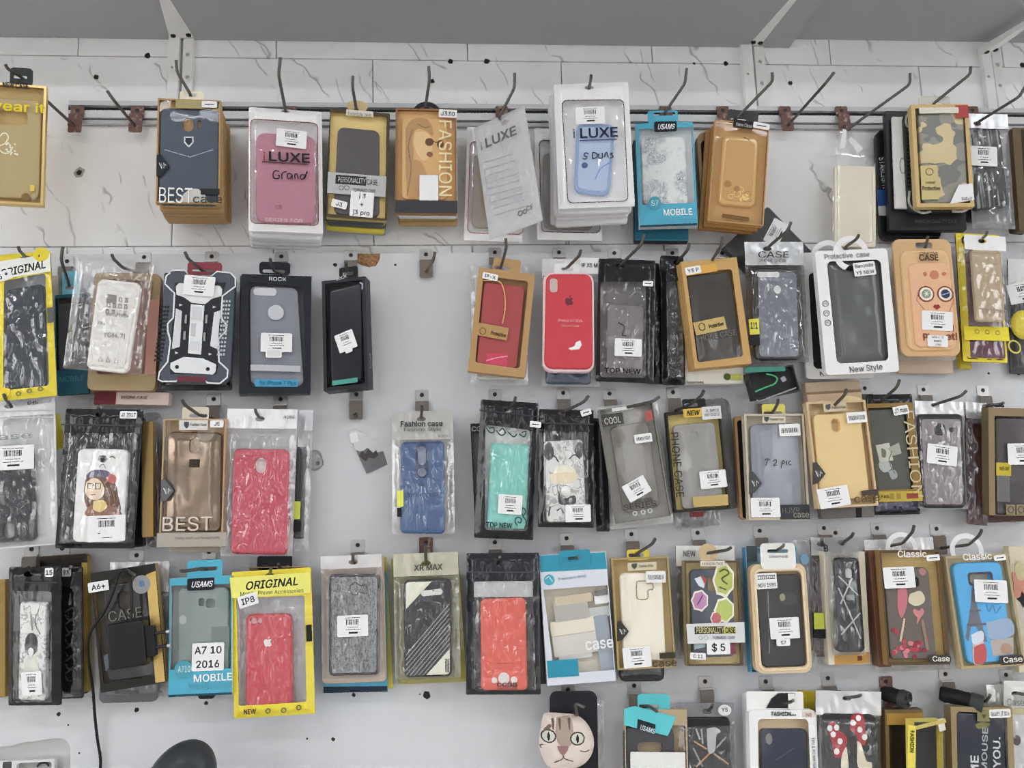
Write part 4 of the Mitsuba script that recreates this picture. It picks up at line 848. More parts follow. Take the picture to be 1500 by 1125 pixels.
p.rect((1004,389,1050,401), (216,160,60), rot=4, part='label').lab(1015,396,23,11,6,kind='text',txt='Y5 P').rect((1017,468,1063,487), (186,162,100), rot=7, part='label').oval((1023,473,1033,485), (96,80,40), on=.001, part='label__print', hole=1.4).text('Protective', 1039, 481, 5, INK, wd=21, rot=7, on=.001, bold=True, part='label__lettering')
p.text('PHONE CASE', 1021, 501, 8, (112,108,104), wd=58, rot=5, on=.0004).done()

# green cable pack and the dark diagonal box
p = Pk([(1060,362),(1124,303),(1192,372),(1128,432)], .030, .012, 'dark grey box hanging askew behind the bag lettered CASE, a barcode label showing', 'dark grey askew box', )
p.add('box', slab(rr(-p.w/2, -p.h/2, p.w/2, p.h/2, .001), -.012, 0, .0006), (62,62,62), 'satin', 35); p.top = .0004; p.lab(1136,341,38,22,18).line([(1126,305),(1190,371)], 1.5, (96,96,96), on='top').done()
p = Pk([(1090,541),(1162,541),(1172,567),(1108,590)], .060, .014, 'black pack with a bright green curved cable showing, below the bag lettered CASE', 'black pack with green cable')
p.box((34,37,40), insert=(26,28,30), border=2, side=(30,32,34), mat='satin')
V, F = tube(np.column_stack([curve([p.L(x, y) for x, y in ((1122,548),(1134,551),(1138,556),(1133,563),(1120,568),(1106,574))], 8), np.full(41, .0012)]), .0012, 8); p.add('cable', (V, F), (60,170,110), 'satin', 60)
p.rect((1144,552,1151,559), (150,150,160), rot=14).rect([(1092,538),(1150,537),(1150,544),(1090,546)], (60,130,112)).line([(1108,586),(1112,588),(1166,568)], 2, (140,142,146), on='top').done()
p = Pk([(1092,354),(1178,351.5),(1187.6,529.5),(1099,529.5)], .062, .013, 'clear bag lettered CASE with a dark-framed blue-grey phone case', 'blue-grey case in the bag lettered CASE', hook=hk(1112,372, 1125,362, 1159,325, .098))
p.bag((170,172,176), None, header=34, hcol=(186,188,190), bmat='smoke', bcol=(60,62,64), crinkle=.003).case([(1105,394),(1172,393),(1176,527),(1107,527)], 9, (36,38,42)).case([(1111,399),(1167,398),(1171,522),(1113,522)], 6, (112,116,126), part='case_panel', z0=-.0022, z1=-.0012, bevel=.0004, mat='gloss', wave=.0007)
p.rect((1110,398,1141,406), (206,206,204), r=3, on=-.001, part='case__print'); p.oval((1134,418,1144,430), (206,206,206), on=-.001)
p.text('CASE', 1110, 378, 9, INK, wd=43, on='top', slant=.1).text('PHONE SHOW', 1112, 385, 5, (70,70,72), wd=38).rect([(1096,468),(1111,467),(1112,490),(1098,491)], (214,210,70), part='label').text('1!1', 1099, 482, 9, INK, wd=10, on=.0019, part='label__lettering', bold=True).rect((1098,491,1112,506), (34,34,36), part='label').done()

# Protective case pair
def protective(p, ring, win, dy=0):
    p.box((234,234,232), win=win, wr=7, insert=(86,90,90), r=5, side=(214,214,212)); p.case(win, 7, (92,95,95), mat='gloss', z1=-.004, wave=.004)
    p.tab(ring, (236,236,234), 'ring', slot=.68, n=-.0012)
p = Pk([(1176,372),(1268,366),(1282,552),(1178,557)], .044, .010, 'second white Protective case box showing at the left behind the first', 'rear Protective case box')
protective(p, (1190,352,1236,392), [(1184,400),(1246,397),(1256,536),(1192,541)]); p.poly([(1184,400),(1212,399),(1214,540),(1192,541)], (28,28,30), on=-.002, part='case__print').text('N', 1201, 551, 6, (60,60,60), wd=6).done()
p = plainbox([(1180,561),(1259,556),(1262,590),(1182,594)], .038, .016, 'kraft brown box end below the white Protective case boxes', (186,160,134), r=1)
p.rect([(1181,575),(1261,570),(1262,590),(1182,594)], (140,114,88)).done()
p = Pk([(1194,368.5),(1300,363),(1316.7,543),(1210,551)], .082, .014, 'white box lettered Protective case and New Style with a ring hanger and grey case', 'white Protective case box', hook=hk(1235,372, 1238,362, 1258,344, .105))
protective(p, (1222,346,1272,390), [(1211,383),(1290,380),(1302,528),(1226,533)]); p.ctop = -.0038
p.text('Protective  case', 1208, 380, 7, (110,110,110), wd=62, rot=1).text('New Style', 1245, 546, 8, (84,84,84), wd=45, rot=3).lab(1266,394,30,19,4,kind='text',txt=['Barcode','Y5 NEW'])
for x, y in ((1209,445),(1210.5,459),(1212.5,473)): p.oval((x-4.4,y-4.4,x+4.4,y+4.4), (120,120,120), on='top', hole=1).line([(x-2,y+1),(x,y-2),(x+2,y+1)], 1, (120,120,120), on='top')
p.done()

# peach CREATIVE CASE
p = plainbox([(1308,380),(1388,378),(1396,546),(1316,548)], .030, .008, 'beige pink box behind the peach CREATIVE CASE blister', (206,178,160), r=2); p.done()
p = Pk([(1302,398),(1398,395),(1400,525),(1306,530)], .050, .008, 'clear crinkled bag edge behind the peach CREATIVE CASE blister', 'clear bag behind the peach blister')
p.bag((190,188,186), None, bmat='frost', crinkle=.003).done()
p = Pk([(1309,349),(1396,346.5),(1411,521),(1323,521)], .078, .016, 'peach blister pack lettered CREATIVE CASE with a face wearing round glasses', 'peach CREATIVE CASE blister', hook=hk(1340,370, 1357,358, 1359,347, .094))
hl = [rr(*p.bb((1345,353.5,1367.5,361.6)), .003)]
p.add('blister', slab(rr(-p.w/2, -p.h/2, p.w/2, p.h/2, 11*p.mpp), -.010, -.006, .002, hl), (212,168,120), 'gloss', 38)
p.cbot = -.0062; p.ctop = -.002; p.case([(1319,366),(1391,364),(1404,513),(1331,514)], 12, (222,176,128), mat='gloss', part='blister_dome', bevel=.003)
p.cbot = -.0021; p.ctop = .001; p.case([(1330,386),(1389,384),(1401,507),(1341,509)], 8, (238,172,132), bevel=.002); p.top = .0015
p.text('CREATIVE', 1346, 374, 4, (90,64,40), wd=25).text('CASE', 1346, 382, 8, (60,44,30), wd=26, bold=True)
for x, y, c in ((1356,431,(134,146,120)),(1384,431,(50,60,90))):
    p.oval((x-11,y-11,x+11,y+11), (132,60,48)).oval((x-9,y-9,x+9,y+9), (226,214,200), on=.0014).oval((x-6,y-6,x+6,y+6), c, on=.0018)
p.line([(1345,426),(1342,440),(1352,452),(1362,466)], 1, (180,110,90)).line([(1396,428),(1396,442),(1386,466)], 1, (180,110,90)).line([(1378,433),(1390,429)], 1.4, (150,160,190), on=.0022)
for k in range(6): a = k*math.pi/3; p.line([(1356,431),(1356+4.5*math.cos(a),431+4.5*math.sin(a))], 1, (230,236,220), on=.0022)
p.oval((1362,397,1374,409), (196,120,90)).oval((1352,399,1357,405), (190,112,84)).oval((1379,399,1385,404), (190,112,84)).poly([(1366,450),(1369,446),(1371,447.5),(1374,446),(1377,450),(1372,454)], (150,40,44))
p.lab(1372,470.5,41,26,-4).text('Pl', 1352, 499, 9, (120,62,40), wd=9, bold=True).text('et!', 1385, 498, 9, (120,62,40), wd=15, bold=True).poly([(1392,472),(1396,478),(1396,486),(1388,486)], (110,50,44), on='top').lab(1372.5,500,27,15,-3,kind='text',txt=['NOV 1-5','IIIIIII','1780']).done()

# yellow bag with a small gold case in clear wrap hooked in front
p = Pk([(1478,380),(1545,378),(1548,548),(1482,548)], .036, .010, 'black bag with white labels cut by the right edge of the second row', 'black bag at the right edge of the second row')
p.bag((40,42,44), None, header=34, hcol=(214,214,214), hmat='card', bmat='gloss', film='gloss', fcol=(70,72,74), crinkle=.003).lab(1500,428,42,26,14).done()
T = Thing('key_charm', 'small yellow round charm with a ring dangling at the right edge beside the yellow bag', 'charm')
c = at(1500, 476, .055); m = trimesh.creation.icosphere(3, .020); m.apply_scale([1, .6, 1.15]); T.O = c; T.add('ball', (np.array(m.vertices), np.array(m.faces)), (214,196,60), 'gloss', 60)
aa = np.linspace(0, 2*np.pi, 25); T.O = at(1486, 508, .056); T.add('ring', tube(np.column_stack([.009*np.cos(aa), .002*np.sin(aa), .010*np.sin(aa)]), .0013), (206,196,90), 'satin', 60); T.done()
p = plainbox([(1405,470),(1421,470),(1424,540),(1407,540)], .036, .010, 'yellow bag corner with olive bottom behind the main yellow bag', (190,170,40), r=1); p.done()
p = Pk([(1403,340),(1466,342),(1480,531),(1413,528)], .056, .013, 'yellow zip bag with a plum-coloured phone case, behind the small gold case', 'plum case in the yellow bag', hook=hk(1435,372, 1436,352, 1446,340, .098))
p.bag((228,208,34), (1419,370,1466,516), 3, bcol=(120,60,80), crinkle=.002).case((1416,392,1468,519), 3, (92,36,58)).rect([(1410,478),(1476,480),(1478,500),(1412,498)], (228,208,34), part='band')
for x, y in ((1430,486),(1445,487),(1460,488)): p.oval((x-3,y-3,x+3,y+3), (150,110,70), on=.0018, hole=1)
p.oval((1408,347,1417,358), INK, on='top', part='badge', hole=2).done()
p = Pk([(1414,342),(1475,346),(1484,478),(1422,476)], .080, .010, 'small gold phone case in clear wrap with white header, before the yellow bag', 'small gold case in clear wrap')
p.hc = np.array(p.L(1441, 352)); p.bag((200,200,198), None, header=20, hcol=(232,232,230), hmat='card', bmat='wrap', crinkle=.0024).case([(1424,364),(1468,367),(1475,470),(1432,470)], 5, (176,156,126)).line([(1432,452),(1474,456)], 1.4, (150,140,128), on='top').done()
# ---------------------------------------------------------------- third row
p = plainbox([(62,606),(88,606),(90,656),(80,658)], .034, .008, 'yellow bag edge between the white bag and the girl-print bag', (214,198,50), r=3); p.done()
p = Pk([(-24,588),(80,581.5),(80,799),(-18,805)], .070, .012, 'white zip bag with a black marbled phone case at the left edge', 'black marbled case in the white bag', hook=hk(30,592, 16,594, 6,578, .09))
p.bag((206,208,208), (-30,622,72,790), 4, bcol=(196,198,198), bmat='card', crinkle=.0018).case([(-22,655),(46,654),(51,792),(-20,796)], 7, (40,44,52), mat='dark_marble', holes=[(4,768,18,787,4)])
p.text('case', -18, 646, 8, (130,134,134), wd=54).lab(20,670.5,52,31,-1).line([(-22,604),(79,600)], 1.4, (180,182,182), on='top').line([(-22,613),(79,611)], 1.4, (180,182,182), on='top')
hand(p, [[(47,588),(43,588),(42,592),(46,592),(46,590)],[(51,588),(49,590),(51,590),(51,588),(50,593)],[(54,587),(53,591),(56,591),(55,589)]], w=1, col=(70,70,74)); p.done()
# bags behind the girl print
p = Pk([(205,606),(232,600),(246,800),(212,804)], .036, .010, 'smoky clear bag with rounded bottom showing right of the girl-print bag', 'smoky bag right of the girl-print bag')
p.bag((120,122,124), None, bmat='smoke', bcol=(58,60,62), r=10, crinkle=.003).done()
p = plainbox([(207,618),(225,616),(224,786),(208,788)], .056, .012, 'narrow gold box edge between the girl-print bag and the bronze BEST box', (150,118,62), r=2, mat='metal'); p.done()
p = plainbox([(196,612),(210,612),(212,800),(194,802)], .042, .008, 'black bag edge directly behind the girl-print bag', (30,31,34), r=2, mat='gloss', kind='bag'); p.done()
p = Pk([(92,598),(210,599),(192,804),(80,803)], .074, .013, 'black zip bag with a white phone case printed with a girl in glasses', 'white girl-print case in the black bag', hook=hk(141,592, 148,606, 144,596, .082))
p.bag((30,31,34), [(88,634),(200,634),(186,797),(84,797)], 4, bcol=(34,35,38), crinkle=.0028, fcol=(40,40,40))
p.case([(113,656.6),(187,658),(179,795),(104,794)], 8, (232,230,224), holes=[(143,667,155,677,5)])
HAIR = (104,62,40)
p.poly([(126,694),(140,692),(156,698),(168,708),(172,724),(176,744),(172,752),(156,754),(136,752),(126,742),(122,722)], HAIR, smooth=True).poly([(126,706),(136,700),(146,704),(152,716),(150,726),(142,732),(130,730),(124,720)], (238,206,180), smooth=True)
p.poly([(124,700),(132,690),(148,688),(160,692),(156,700),(140,698)], (90,80,110), smooth=True).poly([(154,700),(162,694),(170,700),(168,708),(158,706)], (196,96,90), smooth=True).poly([(128,742),(142,738),(160,740),(174,748),(174,756),(126,756)], (150,96,70), smooth=True).poly([(136,734),(150,732),(156,742),(146,750),(136,746)], (240,196,120), smooth=True)
p.line([(128,708),(128,715),(134,716),(136,709),(128,708)], 1.2, (40,30,30)).line([(139,708),(139,716),(146,716),(147,708),(139,708)], 1.2, (40,30,30)).line([(136,711),(139,711)], 1, (40,30,30)).line([(132,725),(139,724)], 1.4, (180,80,70)).line([(150,704),(158,722),(160,744)], 1.2, (150,100,60), smooth=True).line([(160,708),(166,726),(168,748)], 1.2, (150,100,60), smooth=True).line([(144,684),(150,680),(154,686)], 1.2, (140,120,160), smooth=True)
p.line([(160,670),(164,668),(168,671)], 2, (120,116,112)).lab(157,774,48,34,3).rect((148,772,176,788), (214,216,218), r=2, rot=3, on=.0019, part='label').rect((150,774,174,786), WHITE, r=2, rot=3, on=.0023, part='label').lab(189,608,22,10,0,kind='text',txt='J1 2017').line([(90,622),(208,624)], 2, (60,62,66), on='top').text('EXPOSE', 96, 758, 5, (110,112,114), wd=24, rot=86).done()

# bronze BEST box
p = plainbox([(246,770),(330,772),(329,810),(250,808)], .040, .012, 'beige box bottom below the bronze BEST box', (170,160,146), r=1); p.done()
p = Pk([(239,612),(330,615),(327,800),(233,797)], .068, .016, 'box lettered BEST with a shiny bronze mirror-finish phone case', 'bronze mirror case in the BEST box', hook=hk(313,586, 292,608, 267,586, .095))
p.box((176,146,110), insert=(190,156,118), border=2).case([(243,631),(324,633),(322,780),(239,778)], 9, (150,126,108), mat='mirror', holes=[(277,641.6,291,663.6,7)], bevel=.004, wave=.003)
p.rect((277.5,642,290.5,663), (214,190,140), r=7, on=-.011, part='case__print').rect((278,673,290,684), (60,48,40), part='case__emblem').rect((280,675,288,682), (190,160,120), on=-.0028, part='case__emblem')
p.tab((268,596.5,304,616), (208,200,178), r=3, slot=.36).rect((264.5,616,303,629.6), (206,204,198), part='label').poly([(270,618),(277,618),(277,624),(273.5,628),(270,624)], (70,74,84), on=.001, part='label__print').text('Fashion Case', 279, 624, 3.6, (90,90,96), wd=22, on=.001, part='label__lettering').lab(318,621,18,10,0,kind='text',txt='J5')
badge(p, 236, 719, 1.0, (96,96,98)); p.rect((235,781,327,800), (164,158,148), part='print').text('BEST', 238, 778, 19, (206,196,184), wd=66).text('Transparent and freestanding', 256, 790, 3.4, (80,74,66), wd=60).done()

# red case with silver header
p = Pk([(438,600),(458,600),(452,806),(430,808)], .044, .010, 'clear bag with a silver header standing out right of the red soft case', 'clear bag right of the red soft case')
p.bag((190,192,194), None, header=30, hcol=(206,208,210), bmat='frost', crinkle=.003).case((432,656,446,786), 3, (70,72,76)).rect((430,735,440,760), (196,210,80), part='label').rect((430,764,440,778), INK, part='label').done()
p = Pk([(330,597.7),(437,599),(425,815),(323,815)], .066, .013, 'clear bag with a silver header and a raspberry red soft phone case, marked J4 2018', 'raspberry red case with silver header', hook=hk(411,586, 380,612, 374,600, .078))
p.bag((200,202,204), None, header=28, hcol=(222,222,224), bmat='frost', crinkle=.0032).case([(341.6,656.6),(423.6,658),(420,812.6),(336.5,811.5)], 8, (192,54,80), mat='satin', holes=[(373,670,389,692.5,8)], bevel=.003).rect((373.5,670.5,388.5,692), (214,208,206), r=8, on=-.009, part='case__print').text('J4 2018', 415, 613, 4, INK, wd=16, bold=True).done()
# residue and torn sticker on the board
p = plainbox([(449,660),(470,658),(474,686),(452,690)], .0135, .001, 'ragged patch of old glue on the board right of the red soft case', (196,196,192), r=9, mat='frost', bevel=.0003); 
p.line([(452,664),(462,660),(470,668),(473,680),(464,688),(454,688)], 1.2, (120,120,118), on='top', smooth=True); p.rect((463,676,468,681), (110,110,110)); p.done()
labels[p.key] = {'label': 'ragged patch of old glue on the board right of the red soft case', 'category': 'sticker'}
T = Pk([(513,632),(562,646),(573,678),(536,694)], .0132, .001, 'torn photo sticker left on the white board, grey at its lower edge', 'torn sticker', name='sticker', cat='sticker')
T.add('paper', slab(np.array([T.L(x, y) for x, y in ((513,632),(522,630),(544,640),(562,647),(574,678),(537,694),(520,658))]), -.0008, 0), (204,206,204), 'card'); T.top = .0002
T.poly([(521,659),(530,662),(538,656),(548,664),(556,662),(566,660),(574,678),(537,694)], (112,112,116), on='top', part='picture').poly([(526,668),(530,660),(535,665),(540,657),(546,664),(551,659),(554,667),(548,672),(540,670),(536,676),(530,672)], (74,68,70), on=.0006, part='picture').oval((515,641,520,646), (40,40,40), on='top', part='screw_hole').rect((513,634,524,648), (226,226,224), part='corner').done()
Hook((522,579), None, (521,612,.022), (519,607), label='chrome hook plate without its prong, below the sideways ROCK box')

# blue case
p = Pk([(572,608),(664,606),(668,779),(577,776)], .034, .008, 'clear bag edge behind the blue case lettered Fashion case', 'clear bag behind the blue case')
p.bag((176,174,166), None, bmat='smoke', crinkle=.003).done()
p = Pk([(573,602),(664,601),(666,782.5),(575,783)], .062, .013, 'clear bag with silver header lettered Fashion case and a slate blue phone case', 'slate blue Fashion case', hook=hk(618,580, 617,612, 618,595, .080))
p.bag((200,200,196), None, header=42, hcol=(188,186,182), bmat='frost', crinkle=.0026).case([(587,647),(651,646),(652,782),(586,781)], 7, (66,94,136), holes=[(612,653,624,681,6),(611.5,685,624.5,698,6.5)], bevel=.003)
p.rect((609,650,627,700), (42,58,92), r=8, on=-.0019, part='case__camera_frame', holes=[(612,653,624,681,6),(611.5,685,624.5,698,6.5)]).rect((611,652,625,699), (178,190,204), r=7, on=-.0095, part='case__print')
p.poly([(612,712),(617,704),(622,712)], (48,66,104)).text('ULTRA THIN', 594, 728, 4, (50,70,110), wd=46, on='case').line([(588,724),(650,722)], 1, (50,72,112)).text('Fashion case', 587, 625, 7.5, INK, wd=61, bold=True).text('Fashion Style', 592, 632, 5, (70,70,68), wd=54).rect((582,719,591,742), (216,222,80), part='label').rect((582,744,588,757), INK, part='label').text('NOKIA 7', 642, 641, 4, (90,90,90), wd=18).done()

# mint TOP NEW
p = Pk([(686,620),(720,620),(722,781),(700,781)], .042, .010, 'black and grey slim box standing out left of the mint case bag', 'black slim box left of the mint case bag')
p.box((36,38,40), win=(693,634,720,774), insert=(96,98,98)).text('CO', 691, 632, 7, (150,150,150), wd=14, bold=True).done()
p = Pk([(702,582),(792.6,592),(779,790),(698,789)], .066, .013, 'black zip bag lettered TOP NEW with a mint green phone case', 'mint green case in the TOP NEW bag', hook=hk(725,579, 744,600, 755,582, .086))
p.bag((24,26,30), [(711,622),(777,630),(772,778),(710,776)], 5, bcol=(206,208,206), bmat='card', crinkle=.0018).case([(720,647.5),(777.7,652),(772,776),(713,774)], 6, (118,194,182), bevel=.003)
for c in ([(712,627),(718,634),(724,632),(722,626),(716,628)], [(726,630),(734,638),(740,634),(736,628),(731,632)], [(744,633),(752,640),(757,636)], [(760,636),(768,640),(770,632),(764,634)], [(758,770),(754,764),(757,758),(763,760),(762,766),(758,764)], [(768,776),(770,764),(764,752),(766,744),(770,750),(766,756)]): p.line(c, 1.6, (34,70,70), on='top', smooth=True)
p.text('TOP NEW', 711.6, 772, 7, (24,44,46), wd=38, bold=True).lab(747,739,35,28,-1).lab(784,622,17,9,-3,kind='text').line([(702,601),(791,611)], 2, (52,54,58), on='top').done()
# bear
p = Pk([(868,612),(890,612),(893,778),(876,779)], .046, .010, 'black bag edge standing out right of the wolf-print bag', 'black bag right of the wolf-print bag')
p.bag((26,27,30), None, bmat='gloss', film='gloss', fcol=(32,33,36), crinkle=.003).done()
p = Pk([(791.6,598),(869.5,600.5),(871.6,771),(787,774)], .062, .012, 'black zip bag with a white phone case printed with a black ink wolf', 'white wolf-print case', hook=hk(825,577, 824,604, 862,580, .092))
p.bag((26,27,30), (796,632,862,766), 5, bcol=(40,41,44), crinkle=.0028).case([(797,646),(854,643),(860,763.7),(801,765)], 6, (222,222,218), mat='ink_art')
p.poly([(798,652),(806,648),(812,664),(806,674),(798,668)], (70,70,72), smooth=True).poly([(846,648),(854,650),(852,670),(842,662)], (80,80,82), smooth=True).oval((812,681,844,700), (232,222,200)).poly([(806,694),(844,692),(842,706),(810,708)], (222,208,180), smooth=True).oval((822,712,836,726), (236,232,222), on=-.0012).poly([(818,718),(826,730),(842,726),(842,738),(820,738)], (50,50,50), smooth=True).line([(802,672),(812,668),(818,676)], 2, (50,50,52), smooth=True).line([(834,672),(842,666),(850,672)], 2, (50,50,52), smooth=True).line([(806,742),(804,756)], 2, (60,60,62)).line([(816,748),(822,744),(826,752)], 2, (60,60,62))
p.lab(846.5,752,37,25,2).lab(858,604.5,16,9,18,kind='text').line([(790,620),(869,622)], 2, (58,60,62), on='top').done()
# grey SERIES
p = Pk([(874,599),(964,584),(987,766),(894,776)], .042, .010, 'white-edged clear bag behind the grey SERIES box', 'white-edged bag behind the SERIES box')
p.bag((214,214,214), None, bmat='card', crinkle=.003).done()
p = Pk([(878,602),(956,587),(983.6,755),(902.5,768)], .068, .013, 'clear box lettered COOL and SERIES with a smoky grey soft case', 'smoky grey SERIES case', hook=hk(893,578, 917,597, 966,581, .105))
p.box((120,118,110), insert=(150,148,142), border=1.6, imat='card', side=(140,138,130)).case([(894,626),(950,616),(968,742),(914,752)], 8, (112,108,100), mat='gloss', wave=.0012)
p.rect((882,606,913,623), (70,68,64), part='band').text('COOL', 886, 622, 9, (206,204,200), wd=24, on=.001, part='band__lettering').lab(942,642,26,13,0).lab(932.5,716,36,26,21).text('SERIES', 914, 748, 8, (52,50,48), wd=48).text('UNICORN', 930, 737, 5, (60,58,54), wd=26).poly([(944,604),(954,600),(957,614),(947,618)], (176,84,76), on='top', part='torn_label').rect((896,596,928,601), (206,206,204), part='hang_slot')
for x, y in ((930,752),(942,750),(952,748)): p.oval((x-3.4,y-3.4,x+3.4,y+3.4), (206,206,204), on='top', hole=1.2)
p.done()

# gold NEW phone case and the big clear bag behind
p = Pk([(1012,588),(1068,580),(1088,742),(1022,752)], .034, .010, 'tall smoky clear bag with a rounded top behind the gold NEW box', 'tall smoky bag behind the NEW box')
p.bag((120,120,120), None, bmat='smoke', bcol=(96,96,96), film='smoke', fcol=(104,104,104), r=12, crinkle=.003).done()
p = Pk([(985,700),(1050,694),(1056,768),(992,776)], .036, .008, 'clear bag corner with red and dark print below the gold NEW box', 'clear bag corner below the NEW box')
p.bag((176,178,178), None, bmat='smoke', bcol=(120,122,122), crinkle=.003).rect((1010,750,1030,757), (150,60,60)).done()
p = Pk([(976,606),(1055,597),(1069,745.6),(988,751)], .064, .014, 'gold box tagged NEW with a grey clear phone case and vertical PHONE CASE lettering', 'grey case in the gold NEW box', hook=hk(986,576, 1012,592, 1031,572, .09))
p.box((42,40,30), win=[(978,609),(1053,600.5),(1066,742),(991,747)], wr=0, insert=(212,194,116), imat='card', side=(34,34,28)).case([(986,622),(1048,617),(1062,740),(1001,747)], 7, (146,144,140), holes=[(1013,631.5,1023,644,4)], mat='gloss', wave=.0014)
p.rect((1013.5,632,1022.5,643.5), (238,232,206), r=4, on=-.0098, part='case__print')
p.rect((1001,598.5,1028,611), (214,172,50), part='label').text('NEW', 1006, 609, 7, INK, wd=18, bold=True, slant=.2, on=.001, part='label__lettering').rect((1028,595.5,1056,614), (206,206,206), part='label').text('XL INSTR', 1033, 604, 4, (80,80,80), wd=20, on=.001, part='label__lettering').text('H20-3322 C2', 1032, 610, 4, (80,80,80), wd=22, on=.001, part='label__lettering')
p.text('PHONE CASE', 982, 634, 11, (50,46,34), wd=92, rot=-90).lab(1044.5,702,38,25,2).rect([(1014,728),(1066,724),(1067,740),(1016,743)], (190,160,94), part='band').tab((1000,584,1034,602), (34,34,34), r=3).done()

# TOPIC grey
p = Pk([(1076,610),(1098,608),(1108,760),(1084,762)], .042, .010, 'tan wooden-looking frame box standing out left of the badge-marked grey case box', 'tan frame box left of the TOPIC box')
p.box((170,130,88), win=(1084,618,1104,756), wr=4, insert=(40,38,36), r=6).done()
p = Pk([(1090,608),(1178,604),(1186,761.6),(1097,761.6)], .064, .014, 'clear beige-edged box with a bluish grey phone case, pen writing on its film', 'bluish grey case with pen writing', hook=hk(1116,584, 1132,604, 1140,585, .084))
p.box((188,178,158), insert=(184,176,158), border=3).case([(1100,621),(1171,619),(1178,758),(1104,759)], 8, (132,136,146), holes=[(1130,632.5,1141.6,648.5,6)], mat='gloss', wave=.002)
p.rect((1130.5,633,1141,648), (214,212,206), r=6, on=-.0098, part='case__print')
p.rect((1117,610,1150,619.5), (200,194,176), part='label').poly([(1119,611),(1126,611),(1126,615),(1122.5,618.5),(1119,615)], (70,74,80), on=.001, part='label__print').text('Fashion Case', 1128, 616, 3.4, (100,96,90), wd=19, on=.001, part='label__lettering')
p.lab(1156.5,630,30,17,2).lab(1121,743.5,41,27,0).rect((1143,740,1185,760), (52,54,58), on=.0002, part='band').text('HJMR', 1146, 752, 8, (104,106,108), wd=24, on=.0008, part='band__lettering').text('case', 1162, 758, 8, (150,146,130), wd=22)
badge(p, 1097, 708, 1.0, (74,74,76)); hand(p, [[(1120,674),(1124,672),(1128,674)],[(1124,673),(1122,682)],[(1132,676),(1136,673),(1137,677),(1133,682),(1138,681)],[(1144,686),(1146,675),(1149,677),(1146,680)],[(1152,675),(1152,681)],[(1158,675),(1155,677),(1156,681),(1159,680)]], w=1.2, col=(60,62,66)); p.tab((1117,592,1150,609), (206,196,90), r=3, slot=.4).done()

# gold BEST case box, kraft above, dark FASHION
p = plainbox([(1182,578),(1262,574),(1266,606),(1186,610)], .046, .012, 'kraft paper box with cut-out eye holes above the gold case box', (190,160,128), r=1)
p.poly([(1184,592),(1198,588),(1214,588),(1216,594),(1204,600),(1188,600)], (222,190,140), on='top', part='cutout', smooth=True).poly([(1230,582),(1246,580),(1260,584),(1258,592),(1240,594),(1230,590)], (226,196,146), on='top', part='cutout_001', smooth=True).line([(1216,592),(1230,586)], 2, (140,110,80), on='top').done()
p = plainbox([(1200,730),(1278,728),(1282,757),(1204,760)], .040, .012, 'grey card box bottom below the gold case box', (112,108,104), r=1); p.rect([(1254,744),(1262,744),(1262,758),(1254,758)], (30,30,30)); p.done()
p = Pk([(1276,580),(1334,574),(1354,752),(1278,756)], .036, .010, 'black and purple bag behind the dark FASHION box', 'black and purple bag behind the FASHION box')
p.bag((28,28,32), [(1290,640),(1345,636),(1346,748),(1284,750)], 3, bcol=(86,82,124), crinkle=.002).text('11', 1308, 748, 6, (40,40,60), wd=14, on='top').done()
p = Pk([(1268,592),(1338,589),(1351,734),(1287,735.5)], .056, .012, 'olive-dark box with gold edges, vertical FASHION lettering and a pale rose print', 'dark FASHION box', hook=hk(1267,570, 1290,588, 1318,556, .098))
p.box((142,108,52), win=[(1269,598),(1327,596),(1338,716),(1284,718)], wr=0, insert=(74,74,68), side=(120,92,46)).case([(1270,600),(1326,597),(1338,718),(1286,720)], 5, (84,84,76))
p.poly([(1284,652),(1304,648),(1310,674),(1290,678)], (190,190,176)).poly([(1302,656),(1318,648),(1322,664),(1308,668)], (160,162,150)).poly([(1288,678),(1302,676),(1308,684),(1298,692),(1290,686)], (176,182,176), smooth=True).poly([(1302,690),(1312,688),(1316,698),(1308,702)], (150,158,158), smooth=True).poly([(1292,656),(1299,660),(1298,670),(1293,668)], (110,112,96), smooth=True).line([(1308,660),(1304,676),(1312,694)], 1.4, (120,124,112), smooth=True)
p.text('FASHION', 1322, 602, 15, (190,176,140), wd=116, rot=-90).lab(1319,601,22,12,8,kind='text',txt='J7 max').rect([(1286,720),(1350,719),(1351,734),(1287,735)], (182,160,60), part='band')
for x in (1306, 1316): p.rect((x-3,723,x+3,731), (150,130,44), on=.0009, part='band__print')
p.rect((1328,723,1344,730), (150,60,40), on=.0009, part='band__print').text('FAS', 1291, 730, 4, (60,50,24), wd=10, on=.001, part='band__lettering').done()
p = Pk([(1183,588),(1265.6,586.7),(1289,739),(1196.7,746.7)], .076, .014, 'beige-edged clear box with a pale gold phone case lettered case', 'pale gold case in the beige box', hook=hk(1206,575, 1222,594, 1240,570, .095))
p.box((196,172,134), insert=(200,172,128), border=3).case([(1192,607),(1262,603),(1276,728),(1203,736)], 8, (228,192,132), holes=[(1219,613,1232,632,7)], bevel=.002)
p.rect((1206,590.5,1240,602.5), (196,178,150), rot=2, part='label').poly([(1209,593),(1216,592),(1216,598),(1213,601),(1209,598)], (80,80,84), on=.001, part='label__print').text('Fashion Case', 1218, 599, 3.6, (110,100,84), wd=20, on=.001, part='label__lettering')
p.lab(1254.5,611.5,29,15,2).lab(1221,728,44,27,6).text('case', 1252, 737, 11, (92,70,48), wd=37, rot=3).rect((1262,718,1286,725), (70,62,54), rot=3, part='band'); badge(p, 1190, 694, 1.0, (66,62,58)); p.done()

